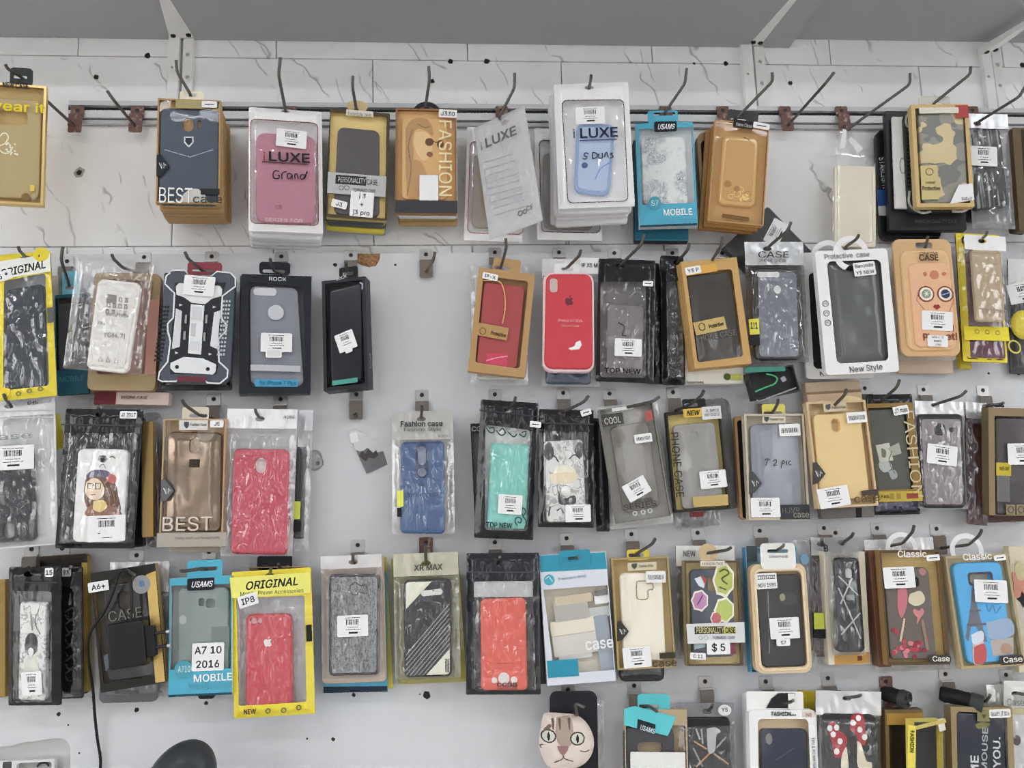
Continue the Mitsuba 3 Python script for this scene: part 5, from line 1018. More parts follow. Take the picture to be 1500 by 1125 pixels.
# grey case bag, maroon pack, brown box
p = Pk([(1341,586.7),(1415.5,588),(1420,745),(1350,746)], .058, .013, 'clear bag with silver header and a grey textured phone case with a black rim', 'grey textured case with black rim', hook=hk(1353,572, 1371,592, 1416,572, .098))
p.bag((196,198,200), None, header=18, hcol=(206,206,208), bmat='frost', crinkle=.0024).case([(1345,606),(1412,606),(1417,744),(1353,744)], 7, (40,40,44)).case([(1350,614),(1408,614),(1411,739),(1357,739)], 4, (132,124,128), part='case_panel', z0=-.0022, z1=-.0012, bevel=.0006, holes=[(1369,621,1385,637,6)])
p.oval((1391,626,1398,633), (60,58,60), on=-.0011).lab(1379,666.5,41,26,-6).done()
p = plainbox([(1432,700),(1520,690),(1524,764),(1434,765)], .036, .014, 'maroon box bottom below the brown box at the right edge', (84,54,48), r=6); p.done()
p = Pk([(1416,588),(1448,590),(1450,770),(1420,768)], .048, .010, 'crinkled clear bag with a dark maroon pack left of the brown box', 'crinkled maroon pack', hook=hk(1440,573, 1446,594, 1470,590, .058))
p.bag((170,170,170), None, header=22, hcol=(190,192,192), bmat='gloss', bcol=(72,40,44), crinkle=.0036).done()
p = Pk([(1450,600),(1530,596),(1532,756),(1447,755.5)], .070, .018, 'brown box with a dark phone case and a yellow square label, right edge', 'brown box with yellow square label')
p.box((140,116,86), win=(1461,620,1520,752), wr=1, insert=(74,70,68), side=(108,88,62)).case((1464,622,1518,744), 5, (74,68,68)).lab(1498,665,40,27,2).rect((1460,679,1479.5,695.5), (186,168,46), part='label').text('NEW', 1464, 689, 5, (110,96,20), wd=12, on=.001, part='label__lettering').rect((1461,696,1478,732), (104,104,104), on=.0001, part='print')
for x in (1480, 1495): p.rect((x-6,740,x+6,753), (136,122,98), part=p.fresh('icon')).oval((x-4,742,x+4,751), (84,76,66), on=.001, part=p.fresh('icon_ring'), hole=1)
p.rect((1458,593.5,1470,596), INK, on=.0002).done()
# ---------------------------------------------------------------- fourth row
p = plainbox([(-30,850),(8,850),(8,1022),(-30,1024)], .040, .014, 'gold box edge cut by the left edge of the fourth row', (160,126,56), r=1); p.done()
p = Pk([(52,813),(128,814),(130,1016),(56,1020)], .034, .010, 'brown card with a gold edge behind the black ornament bag', 'brown card behind the black bags')
p.box((54,42,32), insert=(40,34,30), border=4, side=(160,130,60), r=4).rect([(120,824),(128,824),(130,1012),(122,1014)], (166,136,60)).done()
p = Pk([(55,832),(118,832),(119,1027),(60,1023)], .050, .010, 'black zip bag with a black ornament pattern, half behind the marble-print bag', 'black ornament bag', hook=hk(91,805, 96,838, 104,830, .060))
p.bag((28,29,32), (70,872,114,1016), 4, bcol=(30,31,34), fcol=(30,31,34), crinkle=.003)
for k in range(6): p.line([(96,896+k*18),(108,890+k*18),(112,900+k*18),(102,908+k*18),(96,900+k*18)], 2, (52,53,56), on=.0005, smooth=True)
p.lab(94,838,20,11,0,kind='text',txt='i8 9X',col=(176,176,176)).done()
p = Pk([(9,830),(85,832),(87,1037),(9,1033)], .068, .012, 'black zip bag with a narrow white marble-print phone case, leftmost of the fourth row', 'white marble-print case', hook=hk(46,806, 48,838, 40,828, .078))
p.bag((26,27,30), [(16,866),(76,866),(76,1030),(18,1030)], 4, bcol=(34,35,38), crinkle=.0026).case([(27,882),(66,884),(64,1028),(24,1026)], 4, (214,216,214), mat='ink_art')
p.poly([(36,936),(42,928),(50,930),(54,944),(50,958),(40,960),(35,950)], (34,34,36), smooth=True).oval((41,950,48,960), (226,226,224), on=-.0012).poly([(36,962),(52,962),(56,986),(34,986)], (206,206,196)).line([(40,990),(38,1010)], 2, (70,70,70)).line([(44,900),(46,924)], 2, (110,110,112)).line([(56,892),(50,912),(58,930)], 1.4, (110,110,112), smooth=True)
p.lab(48,1000.5,26,29,3).lab(73.5,838,11,11,0,kind='text',txt='15').line([(9,852),(85,853)], 2, (56,58,62), on='top').done()
# A6+ with the charger in front
p = Pk([(160,822),(247,824),(240,1020),(150,1024)], .040, .010, 'clear bag with a foil corner behind the gold A6+ box, dark case end below', 'clear bag behind the A6+ box')
p.bag((170,172,176), None, header=40, hcol=(196,196,198), bmat='smoke', bcol=(110,112,116), crinkle=.003).case((152,930,226,1022), 8, (92,94,98), mat='satin').rect((170,1012,200,1016), (50,52,54), on='case').done()
p = Pk([(131,839),(228,826),(243,999),(149,1015)], .060, .014, 'gold-edged box with a smoky black phone case, labelled A6+ and lettered CASE', 'gold A6+ box', hook=hk(200,815, 184,834, 197,842, .096))
p.box((36,34,30), win=[(135,852),(216,841),(228,990),(152,1002)], wr=2, insert=(84,76,62), mat='satin', side=(150,118,56)).case([(150,858),(212,850),(226,990),(156,1000)], 8, (48,46,46), holes=[(172,868,187,891,5)], mat='gloss')
p.poly([(214,842),(228,836),(242,998),(228,1000)], (214,176,96), on='top', part='gold_stripe', mat='metal').poly([(150,962),(160,956),(162,974),(154,984)], (96,100,110))
p.lab(144.5,859,26,13,1,kind='text',txt='A6+').oval((196,844,219,868), (148,150,152), on='top', part='badge').poly([(204,852),(211,850),(212,858),(206,860)], (90,130,170), on=.001, part='badge__print').text('CASE', 160, 911, 13, (120,116,108), wd=42).done()
def charger():
    T = Thing('phone_charger', 'black two-pin plug charger with a black cable hanging in front of the gold A6+ box', 'charger')
    d = .082; c = at(188, 944, d); k = np.linalg.norm(CAM - c) / FPX
    T.O = c; a = math.radians(6); T.M = np.array([[math.cos(a), -math.sin(a), 0], [0, 0, -1.], [math.sin(a), math.cos(a), 0]])
    V, F = slab(rr(-24*k, -29*k, 23*k, 29*k, 4*k), -.012, .008, .003); T.add('body', (V, F), (24,25,28), 'satin', 38)
    V, F = slab(rr(20*k, -20*k, 34*k, 20*k, 3*k), -.008, .004, .002); T.add('plug_base', (V, F), (20,21,24), 'satin', 38)
    for s in (1, -1):
        T.add(T.fresh('pin'), tube([(33*k, s*9*k, -.002), (48*k, s*9*k, -.002)], .0022, 10), (40,42,44), 'satin', 60)
        T.add(T.fresh('pin_tip'), tube([(48*k, s*9*k, -.002), (52*k, s*9*k, -.002)], .0022, 10), (196,196,194), 'metal', 60)
    T.O, T.M = np.zeros(3), np.eye(3)
    P = [at(191,914,.080), at(193,890,.078), at(193,866,.076), at(190,846,.074), at(184,836,.080), at(176,838,.078), at(172,846,.076), at(166,866,.076), at(154,894,.074), at(136,920,.070), at(129,940,.060), at(130,970,.050), at(136,1010,.036), at(139,1050,.026), at(143,1085,.020), at(147,1110,.018), at(147,1130,.018), at(146,1180,.018)]
    T.add('cable', tube(curve(P, 6), .0019, 7), (26,27,30), 'satin', 60); T.done()
charger()
# USAMS A7
p = Pk([(248.5,847.7),(339.5,843),(340,1017),(246.5,1021)], .060, .014, 'blue box lettered USAMS MOBILE A710 with a grey-green phone case, labelled A7 10 2016', 'USAMS box labelled A7 10 2016', hook=hk(306,810, 300,832, 264,836, .082))
p.box(TEAL, win=[(250,858),(338,855),(338,979),(249,981)], wr=0, insert=(152,160,156), side=(190,196,198)).case([(260,862),(334,860),(334,990),(258,990)], 7, (128,142,140), holes=[(290,877,298,888,3),(301,878,314,890,4)])
p.oval((262,902,272,914), (160,172,168)).rect((310,920,334,948), (110,122,120), on='case')
usams(p, 0, (276.5,847.7,312,863.5), 0, (257,969,281,993), 'A710', (284,999,334), (276,821.7,323,850)); p.lab(305,962,42,36,-1,kind='text',txt=['A7 10','2016']).rect([(247,1018),(340,1014),(340,1017),(247,1021)], (30,70,84)).done()
plainbox([(290,1008),(314,1008),(314,1024),(290,1024)], .030, .008, 'black tab showing below the USAMS A7 box', (30,32,36), r=4).done()
# ORIGINAL
p = Pk([(362,828),(446,832),(448,900),(364,900)], .032, .008, 'kraft card top with a black loop behind the yellow ORIGINAL bag of the red case', 'kraft card behind the yellow bag', hook=hk(411,806, 414,836, 408,826, .042))
p.box((186,160,122), insert=(170,140,104)).tab((378,814,426,834), (34,35,38), r=5, slot=.2).done()
p = Pk([(336,839),(455,831),(459.6,1048),(342,1053)], .064, .014, 'yellow zip bag lettered ORIGINAL with a glossy red phone case, labelled IP8', 'red apple-emblem case in the yellow bag', hook=hk(396,806, 395,842, 397,832, .078))
p.bag((230,208,40), [(346,876),(446,872),(449,1028),(350,1034)], 3, bcol=(176,178,184), bmat='card', crinkle=.0022).case([(359,900),(426,899),(428,1036),(358,1037)], 9, (200,40,60), mat='gloss', holes=[(366,905,374.5,915,4),(376,906,383,914,3.5)], bevel=.004)
p.oval((366.5,905.5,374,914.5), (220,190,190), on=-.006).oval((376.5,906.5,382.5,913.5), (220,190,190), on=-.006); apple(p, 392, 941, 1.05, (226,222,222))
p.poly([(337,846),(455,838),(455,868),(340,876)], (236,222,110), on='top', part='band').text('ORIGINAL', 360, 864, 10.5, INK, wd=72, rot=2, bold=True, slant=.25, on=.0019).text('Mobile Phone Accessories', 353, 873, 5.5, (60,58,30), wd=86, on=.0019).lab(364,879,27,16,14,kind='text',txt='IP8').rect((449.5,916,457,938), (30,30,30))
star = []
for k in range(16): a = k*math.pi/8; r_ = 11 if k % 2 == 0 else 6; star.append((367+r_*math.cos(a), 1042+r_*.8*math.sin(a)))
p.poly(star, (240,186,40), on='top').text('NEW', 358, 1046, 6, INK, wd=16, bold=True, on=.0019)
for x, y in ((393,1041),(416,1040),(438,1036)): p.oval((x-3.4,y-3.4,x+3.4,y+3.4), (90,90,80), on='top', hole=1.1)
p.done()
# grey fabric case
p = plainbox([(474,840),(566,838),(568,1013),(474,1015)], .032, .010, 'blue box with a dark bottom edge, standing out below the grey fabric case', (84,160,192), r=1); p.rect([(474,1006),(567,1005),(568,1013),(474,1015)], (30,48,62)).done()
p = plainbox([(546,816),(566,816),(576,1008),(556,1010)], .030, .006, 'yellow bag edge right of the grey fabric case', (186,176,70), r=2); p.done()
p = plainbox([(470,815),(560,814),(568,1000),(472,1000)], .044, .005, 'pinkish kraft card framing the grey fabric case from behind', (200,172,148), r=6); p.done()
p = Pk([(469,814),(556,813),(564,998),(470,997.6)], .062, .012, 'clear bag with silver header and a grey fabric phone case with a black rim', 'grey fabric case', hook=hk(524,800, 517,822, 517,813, .072))
p.bag((196,192,190), None, header=18, hcol=(208,206,206), bmat='frost', crinkle=.002).case([(481,842),(555.6,841),(555,989),(481,991)], 6, (40,40,46)).case([(485,846),(551.6,845),(551,985),(485,987)], 4, (124,126,132), mat='fabric', part='case_panel', z0=-.0022, z1=-.0012, bevel=.0006)
p.line([(513,858),(520,853),(528,858),(536,857),(537,869),(528,868),(521,872),(512,867),(513,858)], 1.4, (50,50,56), on=-.0010, smooth=True).lab(517,916.5,43,29,0).done()
# carbon stripe case
p = Pk([(570,818),(668,814),(684,1004),(582,1000)], .038, .010, 'olive yellow bag behind the black and white striped case', 'olive bag behind the striped case')
p.bag((176,168,84), None, bmat='card', film='wrap', crinkle=.003).done()
p = Pk([(575,811),(670.5,809),(676,994),(579,997)], .062, .012, 'clear bag with foil header and a black and white diagonally striped phone case', 'diagonally striped case', hook=hk(624,796, 624,824, 623,797, .080, 'rust'))
p.bag((150,146,130), None, header=32, hcol=(196,192,172), bmat='smoke', bcol=(130,128,110), crinkle=.0026).case([(591,850),(661,848),(662,991),(592,993)], 7, (30,31,34)).case([(594,853),(658,851),(659,988),(595,990)], 5, (222,222,204), part='case_panel', z0=-.0022, z1=-.0012, bevel=.0006)
P0 = Polygon([p.L(*q) for q in ((594,893),(632,852),(658,851),(659,951),(624,989),(595,990))])
from shapely.affinity import translate as _tr
V, F = slab(np.array(P0.exterior.coords)[:-1][::-1], -.0014, -.0009); p.add('case_panel__stripe_field', (V, F), (36,38,42), 'satin')
st = []
for k in range(34):
    x = 560 + k*6.2; q = Polygon([p.L(*z) for z in ((x,1000),(x+1.6,1000),(x+131.6,846),(x+130,846))]).intersection(P0)
    for g in getattr(q, 'geoms', [q]):
        if g.geom_type == 'Polygon' and g.area > 1e-7: V, F = slab(np.array(g.exterior.coords)[:-1], -.0010, -.0007); p.add('case_panel__stripes', (V, F), (150,152,148), 'satin')
p.rect((617,864,648,872), (206,206,200), r=4, rot=3, on=-.0006, part='case_panel__print')
for k in range(5): p.rect((652+k*1.3,966,652.7+k*1.3,984), (60,60,60), on=-.0010, part='case_panel__print')
p.text('XR MAX', 607, 836, 8, (70,68,60), wd=40, bold=True).done()
# orange case
p = plainbox([(776,812),(789,812),(801,1000),(790,1004)], .046, .010, 'black bag edge standing out right of the orange case bag', (28,29,32), r=2, mat='gloss'); p.done()
p = Pk([(684,810),(787,810),(795,1021),(681,1016)], .064, .013, 'black zip bag with an orange red phone case with cartoon eyes at its foot', 'orange case with cartoon eyes', hook=hk(725,796, 734,823, 732,816, .074))
p.bag((34,36,42), [(693,852),(780,850),(786,1012),(694,1012)], 4, bcol=(40,42,48), crinkle=.0026).case([(703,877),(770,875),(773,1012),(704,1012)], 7, (222,84,62), bevel=.003).rect((695,852,780,874), (186,186,186), on=-.003, part='foil_strip', mat='metal')
for x, y, r_ in ((724,997,4),(738,994,8),(753,996,4.5)): p.oval((x-r_,y-r_,x+r_,y+r_), (216,212,208))
p.text('ccaa', 728, 1006, 7, INK, wd=28, bold=True, on='case').text('SURE LIKE LAND', 729, 1010, 2.6, (110,30,30), wd=27, on='case').line([(727,972),(752,972)], 1, (170,70,56)).line([(684,838),(788,838)], 2, (66,68,74), on='top').done()
# blue case box
p = Pk([(790,813),(886,808),(903.6,997.5),(801,1004.5)], .060, .016, 'white box with teal header and corner block, lettered case in outline', 'teal-headed case box', hook=hk(830,790, 833,818, 848,816, .075))
p.box((206,210,218), win=[(796,864),(893,857),(901,981),(812,988)], wr=0, insert=(214,206,190), side=(170,174,180)).rect([(790,814),(886,809),(889,833),(792,838)], (46,142,168), part='header')
for x0, y0, x1, y1, c in ((814,872,868,884,(200,186,160)),(813,880,862,908,(176,172,166)),(808,908,876,928,(222,214,196)),(812,930,880,958,(206,202,194)),(872,864,894,872,(110,112,110)),(862,890,894,904,(186,190,188)),(872,872,894,884,(226,230,230)),(820,956,868,966,(200,200,196)),(876,904,896,980,(150,160,170))): p.rect((x0,y0,x1,y1), c, r=2, rot=4, on=-.008+rng.rand()*.004, part=p.fresh('tray_piece'))
p.oval((797,842,812,857), (70,160,180), on='top').line([(799,848),(804,844),(809,852)], 1.2, (220,236,240), on=.001).text('Protective Shell', 818, 850, 3.4, (120,150,170), wd=40, rot=3)
p.text('case', 858, 952, 15, (240,242,244), wd=40, rot=2, bold=True).rect([(801,968),(846,965),(848,990),(803,993)], (40,140,166), part='corner_block').tab((820,806,864,828), (46,142,168), r=4, slot=.3, n=.0022).done()
# gold white case
p = Pk([(903,880),(972,880),(975,996),(906,998)], .040, .012, 'black phone case end in a clear bag below the cream case box', 'black case end below the cream box')
p.bag((170,170,170), None, bmat='smoke', bcol=(120,120,120), crinkle=.003).case((908,890,972,994), 9, (50,50,50)).done()
p = Pk([(895.5,819.7),(978.7,812.7),(990.7,979),(904.7,980)], .062, .014, 'gold box with a cream phone case lettered case, badge on its left edge', 'cream case in the gold box', hook=hk(925,784, 931,812, 960,789, .094))
p.box((168,144,90), insert=(190,160,104), border=2.5, imat='card').case([(908,839),(971,838),(977,968),(914,970)], 8, (228,220,202), holes=[(933,852,948,877,5),(950,856,956,863,2)], bevel=.003, mat='gloss', wave=.0014)
p.line([(933,852),(946,851),(949,855),(956,855),(957,863),(950,865),(949,877),(936,878),(933,872),(933,852)], 1.4, (150,130,96), smooth=True)
p.rect((920,824,961,835), (200,190,160), part='label').poly([(925,826),(933,825),(933,830),(929,834),(925,830)], (80,80,70), on=.001, part='label__print').text('Fashion Case', 936, 831, 3.6, (110,104,84), wd=20, on=.001, part='label__lettering').lab(960.5,845,28,16,-2).lab(933,962.5,39,28,2).text('case', 956, 977, 10, (66,58,40), wd=34).rect((966.6,956,989,964), (60,54,38)); badge(p, 904, 925, .9, (56,54,50)); p.tab((919,805,951,820), (212,190,60), r=4, slot=.38).done()
# PERSONALITY S5
p = Pk([(990,800),(1078,799),(1082,964),(996,966)], .040, .010, 'white-headed bag lettered NEW behind the sticker-print case box', 'NEW bag behind the sticker-print box')
p.bag((120,120,122), None, header=28, hcol=(222,222,218), hmat='card', bmat='smoke', bcol=(70,70,72), crinkle=.003).text('NEW', 1000, 815, 8, (90,90,90), wd=18, bold=True).done()
p = Pk([(1002.6,822),(1084,821),(1088.6,975),(1006.6,976)], .062, .014, 'gold box banded PERSONALITY CASE with a sticker-print phone case, priced 5 dollars', 'sticker-print case priced 5 dollars', hook=hk(1022,782, 1038,810, 1071,802, .086))
p.box((84,76,58), win=[(1005,825),(1082,824),(1086,972),(1009,973)], wr=0, insert=(206,184,128), imat='card', side=(150,132,90)).case([(1012,834),(1074,834),(1079,962),(1016,964)], 8, (76,82,92), holes=[(1038,846,1052,866,4)])
def blob(p, cx, cy, rx, ry, col, edge=(226,224,206), n=14):
    q = [(cx + rx*(1.12 if k % 2 else .98)*math.cos(k*2*math.pi/n), cy + ry*(1.12 if k % 2 else .98)*math.sin(k*2*math.pi/n)) for k in range(n)]
    p.poly(q, edge, part=p.fresh('sticker_print')).poly([(cx+(x-cx)*.82, cy+(y-cy)*.82) for x, y in q], col, on=-.0026, part=p.fresh('sticker_print'))
blob(p, 1061, 850, 15, 24, (178,186,92)); blob(p, 1026, 880, 12, 15, (190,130,176)); blob(p, 1062, 894, 14, 18, (176,190,92)); blob(p, 1050, 906, 8, 10, (190,90,96)); p.poly([(1018,848),(1028,844),(1034,850),(1032,862),(1024,858)], (214,220,232)).poly([(1026,842),(1036,848),(1034,858)], (170,70,66), on=-.0026)
p.line([(1054,838),(1062,834),(1068,840),(1058,848),(1066,856)], 2, (70,80,40), on=-.0022, smooth=True).line([(1054,860),(1064,864)], 2, (70,80,40), on=-.0022).line([(1022,886),(1030,872)], 1.6, (120,60,110), on=-.0022).poly([(1068,944),(1078,942),(1079,958),(1068,958)], (130,50,66)).poly([(1016,930),(1034,926),(1034,948),(1018,952)], (150,170,170)).line([(1018,936),(1026,942),(1034,930)], 2, (50,54,56), on=-.0026)
p.rect([(1005,914),(1090,911),(1091,941),(1007,943)], (206,206,206), part='band').rect((1018,918,1060,928), (50,48,40), on=.001, part='band__print', rot=1).text('PERSONALITY', 1019.5, 927, 7.5, (190,184,130), wd=39, on=.0013, part='band__lettering', bold=True).rect((1060,918,1077,928), (190,184,96), on=.001, part='band__print').text('CASE', 1062, 927, 7.5, INK, wd=14, on=.0013, part='band__lettering', bold=True).text('TORNADO CASE', 1043, 936, 4, (110,110,130), wd=32, on=.001, part='band__lettering')
for x in (1026, 1034): p.oval((x-3,931,x+3,937), (150,170,160), on=.001, part='band__print', hole=.8)
p.rect((1026,822,1061,829), (214,206,190)).text('FASHION CASE', 1028, 828, 4, INK, wd=30).lab(1052,948,33,19,1,kind='text',txt='$ 5').lab(1022,961,22,9,-3,kind='text',txt='C 11').tab((1024,797,1051,824), (196,172,132), 'disc').done()
# S7 blister
p = Pk([(1092,803),(1168,800),(1176,980),(1100,987)], .038, .012, 'light blue box edge standing out left of the beige-rimmed S7 blister', 'light blue box left of the S7 blister')
p.box((110,176,204), insert=(150,190,206), side=(70,140,176)).rect([(1093,800),(1108,800),(1109,822),(1094,824)], (70,80,84)).done()
p = Pk([(1160,790),(1196,792),(1204,984),(1170,990)], .036, .010, 'crinkled clear bag edge between the S7 blister and the yellow-tagged maroon bag', 'clear bag edge right of the S7 blister')
p.bag((190,192,196), None, bmat='frost', crinkle=.0036).oval((1172,812,1184,826), (120,160,190), on='top').done()
p = Pk([(1098,827),(1180,825),(1190,985),(1108,987.5)], .062, .014, 'beige-rimmed blister with a dark grey phone case, labelled S7', 'dark grey case labelled S7', hook=hk(1113,779, 1138,806, 1148,798, .080))
p.box((206,184,148), win=[(1106,838),(1173,836),(1183,976),(1116,979)], wr=8, insert=(196,168,128), r=12, side=(196,170,136)).case([(1109,843),(1174,841),(1182,976),(1117,978)], 9, (62,62,64), mat='gloss', wave=.0012)
q = p.ring([(1103,833),(1176,831),(1186,981),(1112,984)], 10); p.add('rim', slab(q, -.0001, .0022, .001, [inset(q, .003)]), (220,204,172), 'gloss', 38)
p.oval((1142,868,1168,886), (74,74,72)).oval((1143,870,1151,880), (150,146,120), on=-.0026).line([(1126,866),(1128,957)], 1.4, (130,124,116))
p.lab(1122.5,851,29,21,2,kind='text',txt=['IIIIIIIII','NOV 1980']).lab(1149,920,41,28,1).lab(1147,941,19,9,0,kind='text',txt='S7').tab((1114,797,1163.6,832), (222,222,216), r=6, slot=.3, n=.0028).text('FASHION CASE', 1126, 817, 3, (130,130,130), wd=26, on=.003).done()
# black X case and the maroon bag
p = Pk([(1187,787),(1212,788),(1214,962),(1196,964)], .040, .010, 'dark maroon bag with a yellow-green tag, left of the crossed-lines black case', 'maroon bag with yellow tag', hook=hk(1207,775, 1204,796, 1204,790, .046))
p.bag((84,66,62), None, header=24, hcol=(190,192,194), bmat='gloss', bcol=(52,36,38), crinkle=.003).rect((1192,899,1206,921), (196,206,70), part='label').rect((1192,922,1208,934), (30,30,32), part='label').done()
p = plainbox([(1206,810),(1268,806),(1274,972),(1214,975)], .046, .014, 'gold and white box with an orange foot, behind the crossed-lines black case', (214,206,184), r=1); p.rect([(1222,958),(1273,955),(1274,971),(1223,974)], (190,140,66)).rect((1256,961,1262,967), (110,60,30), on=.001).done()
p = Pk([(1212,788),(1258,786),(1272,960),(1222,962)], .064, .013, 'clear bag with a black phone case printed with crossed white lines', 'black case with crossed lines', hook=hk(1224,782, 1236,794, 1250,781, .086))
p.bag((150,152,154), None, bmat='frost', header=24, hcol=(150,150,150), hmat='smoke', crinkle=.003).case([(1224,817),(1260,817),(1269,955.6),(1227,955.6)], 7, (30,32,36), holes=[(1239.6,833,1251.6,847,4)])
p.rect((1240,833.5,1251,846.5), (206,208,208), r=4, on=-.008, part='case__print')
for a, b in (((1229,844),(1258,872)),((1249,847),(1232,885)),((1229,861),(1262,936)),((1261,898),(1233,930))): p.line([a, b], 2, (166,168,170))
p.line([(1254,840),(1256,834)], 1.6, (166,168,170)).rect((1241,872,1253,879), (120,122,124), on='case', r=2).text('B', 1206, 808, 9, INK, wd=6, bold=True).done()
# Classic pair
p = plainbox([(1272,806),(1290,806),(1306,976),(1288,978)], .044, .020, 'reddish brown box side left of the first Classic box', (118,74,50), r=1); p.done()
p = Pk([(1262,792),(1372,786),(1384,982),(1290,986)], .036, .008, 'clear bag sheet behind the first Classic box', 'clear bag behind the first Classic box')
p.bag((190,190,190), None, bmat='frost', crinkle=.003, header=16, hcol=(206,206,206)).done()
def classic(p, ring, tx, ty, tw, badge_, btxt):
    p.tab(ring, (236,236,236), 'ring', slot=.72, n=-.0162, th=.0012).text('Classic', tx, ty, 8, (236,236,232), wd=tw, bold=True, on=.0016).rect(badge_, (60,56,52), r=3, on=.0004, part='badge').text(btxt, badge_[0]+3, badge_[3]-1.5, 6.5, (214,210,200), wd=badge_[2]-badge_[0]-6, bold=True, on=.0012, part='badge__lettering')
p = Pk([(1288.6,806.6),(1377.5,805.5),(1392.5,974),(1301,974)], .066, .016, 'gold Classic box with a grey phone case printed with a pink heart and flowers', 'Classic box with the pink heart', hook=hk(1285,775, 1322,796, 1339,770, .104))
p.box((92,72,48), win=[(1291,810),(1375,809),(1389,970),(1303,970)], wr=0, insert=(206,172,108), imat='card', side=(150,116,66)).case([(1296,832),(1362,831),(1374,966),(1306,967)], 8, (104,96,90), holes=[(1327,846,1347,859,4)])
p.poly([(1345,905),(1339,897),(1341,892),(1347,895),(1352,891),(1355,897),(1350,905),(1345,914)], (206,130,130), smooth=True)
for i in range(34): a = rng.rand()*2*math.pi; x, y = 1332+rng.randn()*14, 950+rng.randn()*7; p.oval((x-3,y-3,x+3,y+3), ((176,60,76),(206,120,130),(150,44,60))[i%3], on=-.0029+.0001*(i%5), part='case__flower_print')
p.poly([(1316,864),(1328,860),(1330,884),(1322,906),(1316,890)], (196,110,120), smooth=True).poly([(1334,870),(1350,866),(1356,880),(1344,888),(1332,882)], (206,196,170), smooth=True).line([(1326,906),(1320,940)], 3, (206,180,160)).poly([(1346,836),(1352,832),(1358,838),(1352,844)], (170,120,120), smooth=True).line([(1352,908),(1360,952)], 4, (150,120,104))
p.lab(1316.5,846,42,27,2).lab(1366,817,18,8,4,kind='text'); classic(p, (1307,782,1351,826), 1314, 816, 39, (1362,960,1391,970), 'Case'); p.done()
p = plainbox([(1476,800),(1516,800),(1530,984),(1494,986)], .040, .012, 'peach and cream box with a black star at the right edge', (206,196,168), r=1)
p.rect([(1482,826),(1520,826),(1526,960),(1494,962)], (196,190,176)).rect([(1482,838),(1520,838),(1522,876),(1486,876)], (206,132,112), on=.0009).oval((1486,824,1500,848), (190,180,140), on=.0014).poly([(1488,877),(1494,874),(1496,866),(1500,872),(1510,876),(1500,882),(1498,890),(1494,882)], (34,32,34), on=.0014).done()
p = Pk([(1384.5,814.7),(1475.7,811),(1503,975),(1408.7,980)], .066, .016, 'gold Classic box with a sky blue phone case printed with an iron tower', 'Classic box with the blue tower case', hook=hk(1372,776, 1419,798, 1438,776, .104))
p.box((170,150,112), win=[(1387,818),(1473,815),(1499,971),(1411,976)], wr=0, insert=(206,190,156), imat='card', side=(190,176,140)).case([(1397,825),(1469,822),(1486,968),(1420,974)], 9, (82,168,220), holes=[(1423,841,1453,854,3)])
p.rect((1421.5,839.5,1454.5,855.5), (70,66,70), r=4, on=-.0031, part='case__camera_frame', holes=[(1424,842,1452,853,3)])
p.poly([(1425,860),(1429,860),(1433,888),(1439,912),(1448,940),(1442,940),(1432,918),(1424,918),(1420,940),(1416,934),(1421,906),(1424,884)], (110,112,120)).line([(1418,916),(1446,914)], 2.4, (96,98,106), on=-.0028).line([(1421,896),(1438,894)], 2, (96,98,106), on=-.0028).line([(1427,840),(1427,862)], 1.4, (120,122,130), on=-.0028)
p.poly([(1446,912),(1480,906),(1486,930),(1452,936)], (150,170,196), smooth=True).poly([(1452,938),(1486,934),(1486,958),(1456,962)], (176,168,162)).poly([(1426,934),(1440,932),(1444,968),(1428,972)], (196,180,170), smooth=True).poly([(1428,948),(1444,944),(1446,968),(1430,972)], (196,80,80), smooth=True).poly([(1424,930),(1440,924),(1442,938),(1428,944)], (206,214,224), smooth=True).line([(1446,884),(1450,896),(1456,886),(1460,898),(1468,888)], 1.4, (60,130,180), smooth=True).oval((1468,944,1484,958), (176,140,120))
p.lab(1451,866,43,28,-5).lab(1464,817,16,7,4,kind='text'); classic(p, (1403,784,1448,829), 1410, 821, 38, (1466,961,1497,972), 'Case'); p.done()

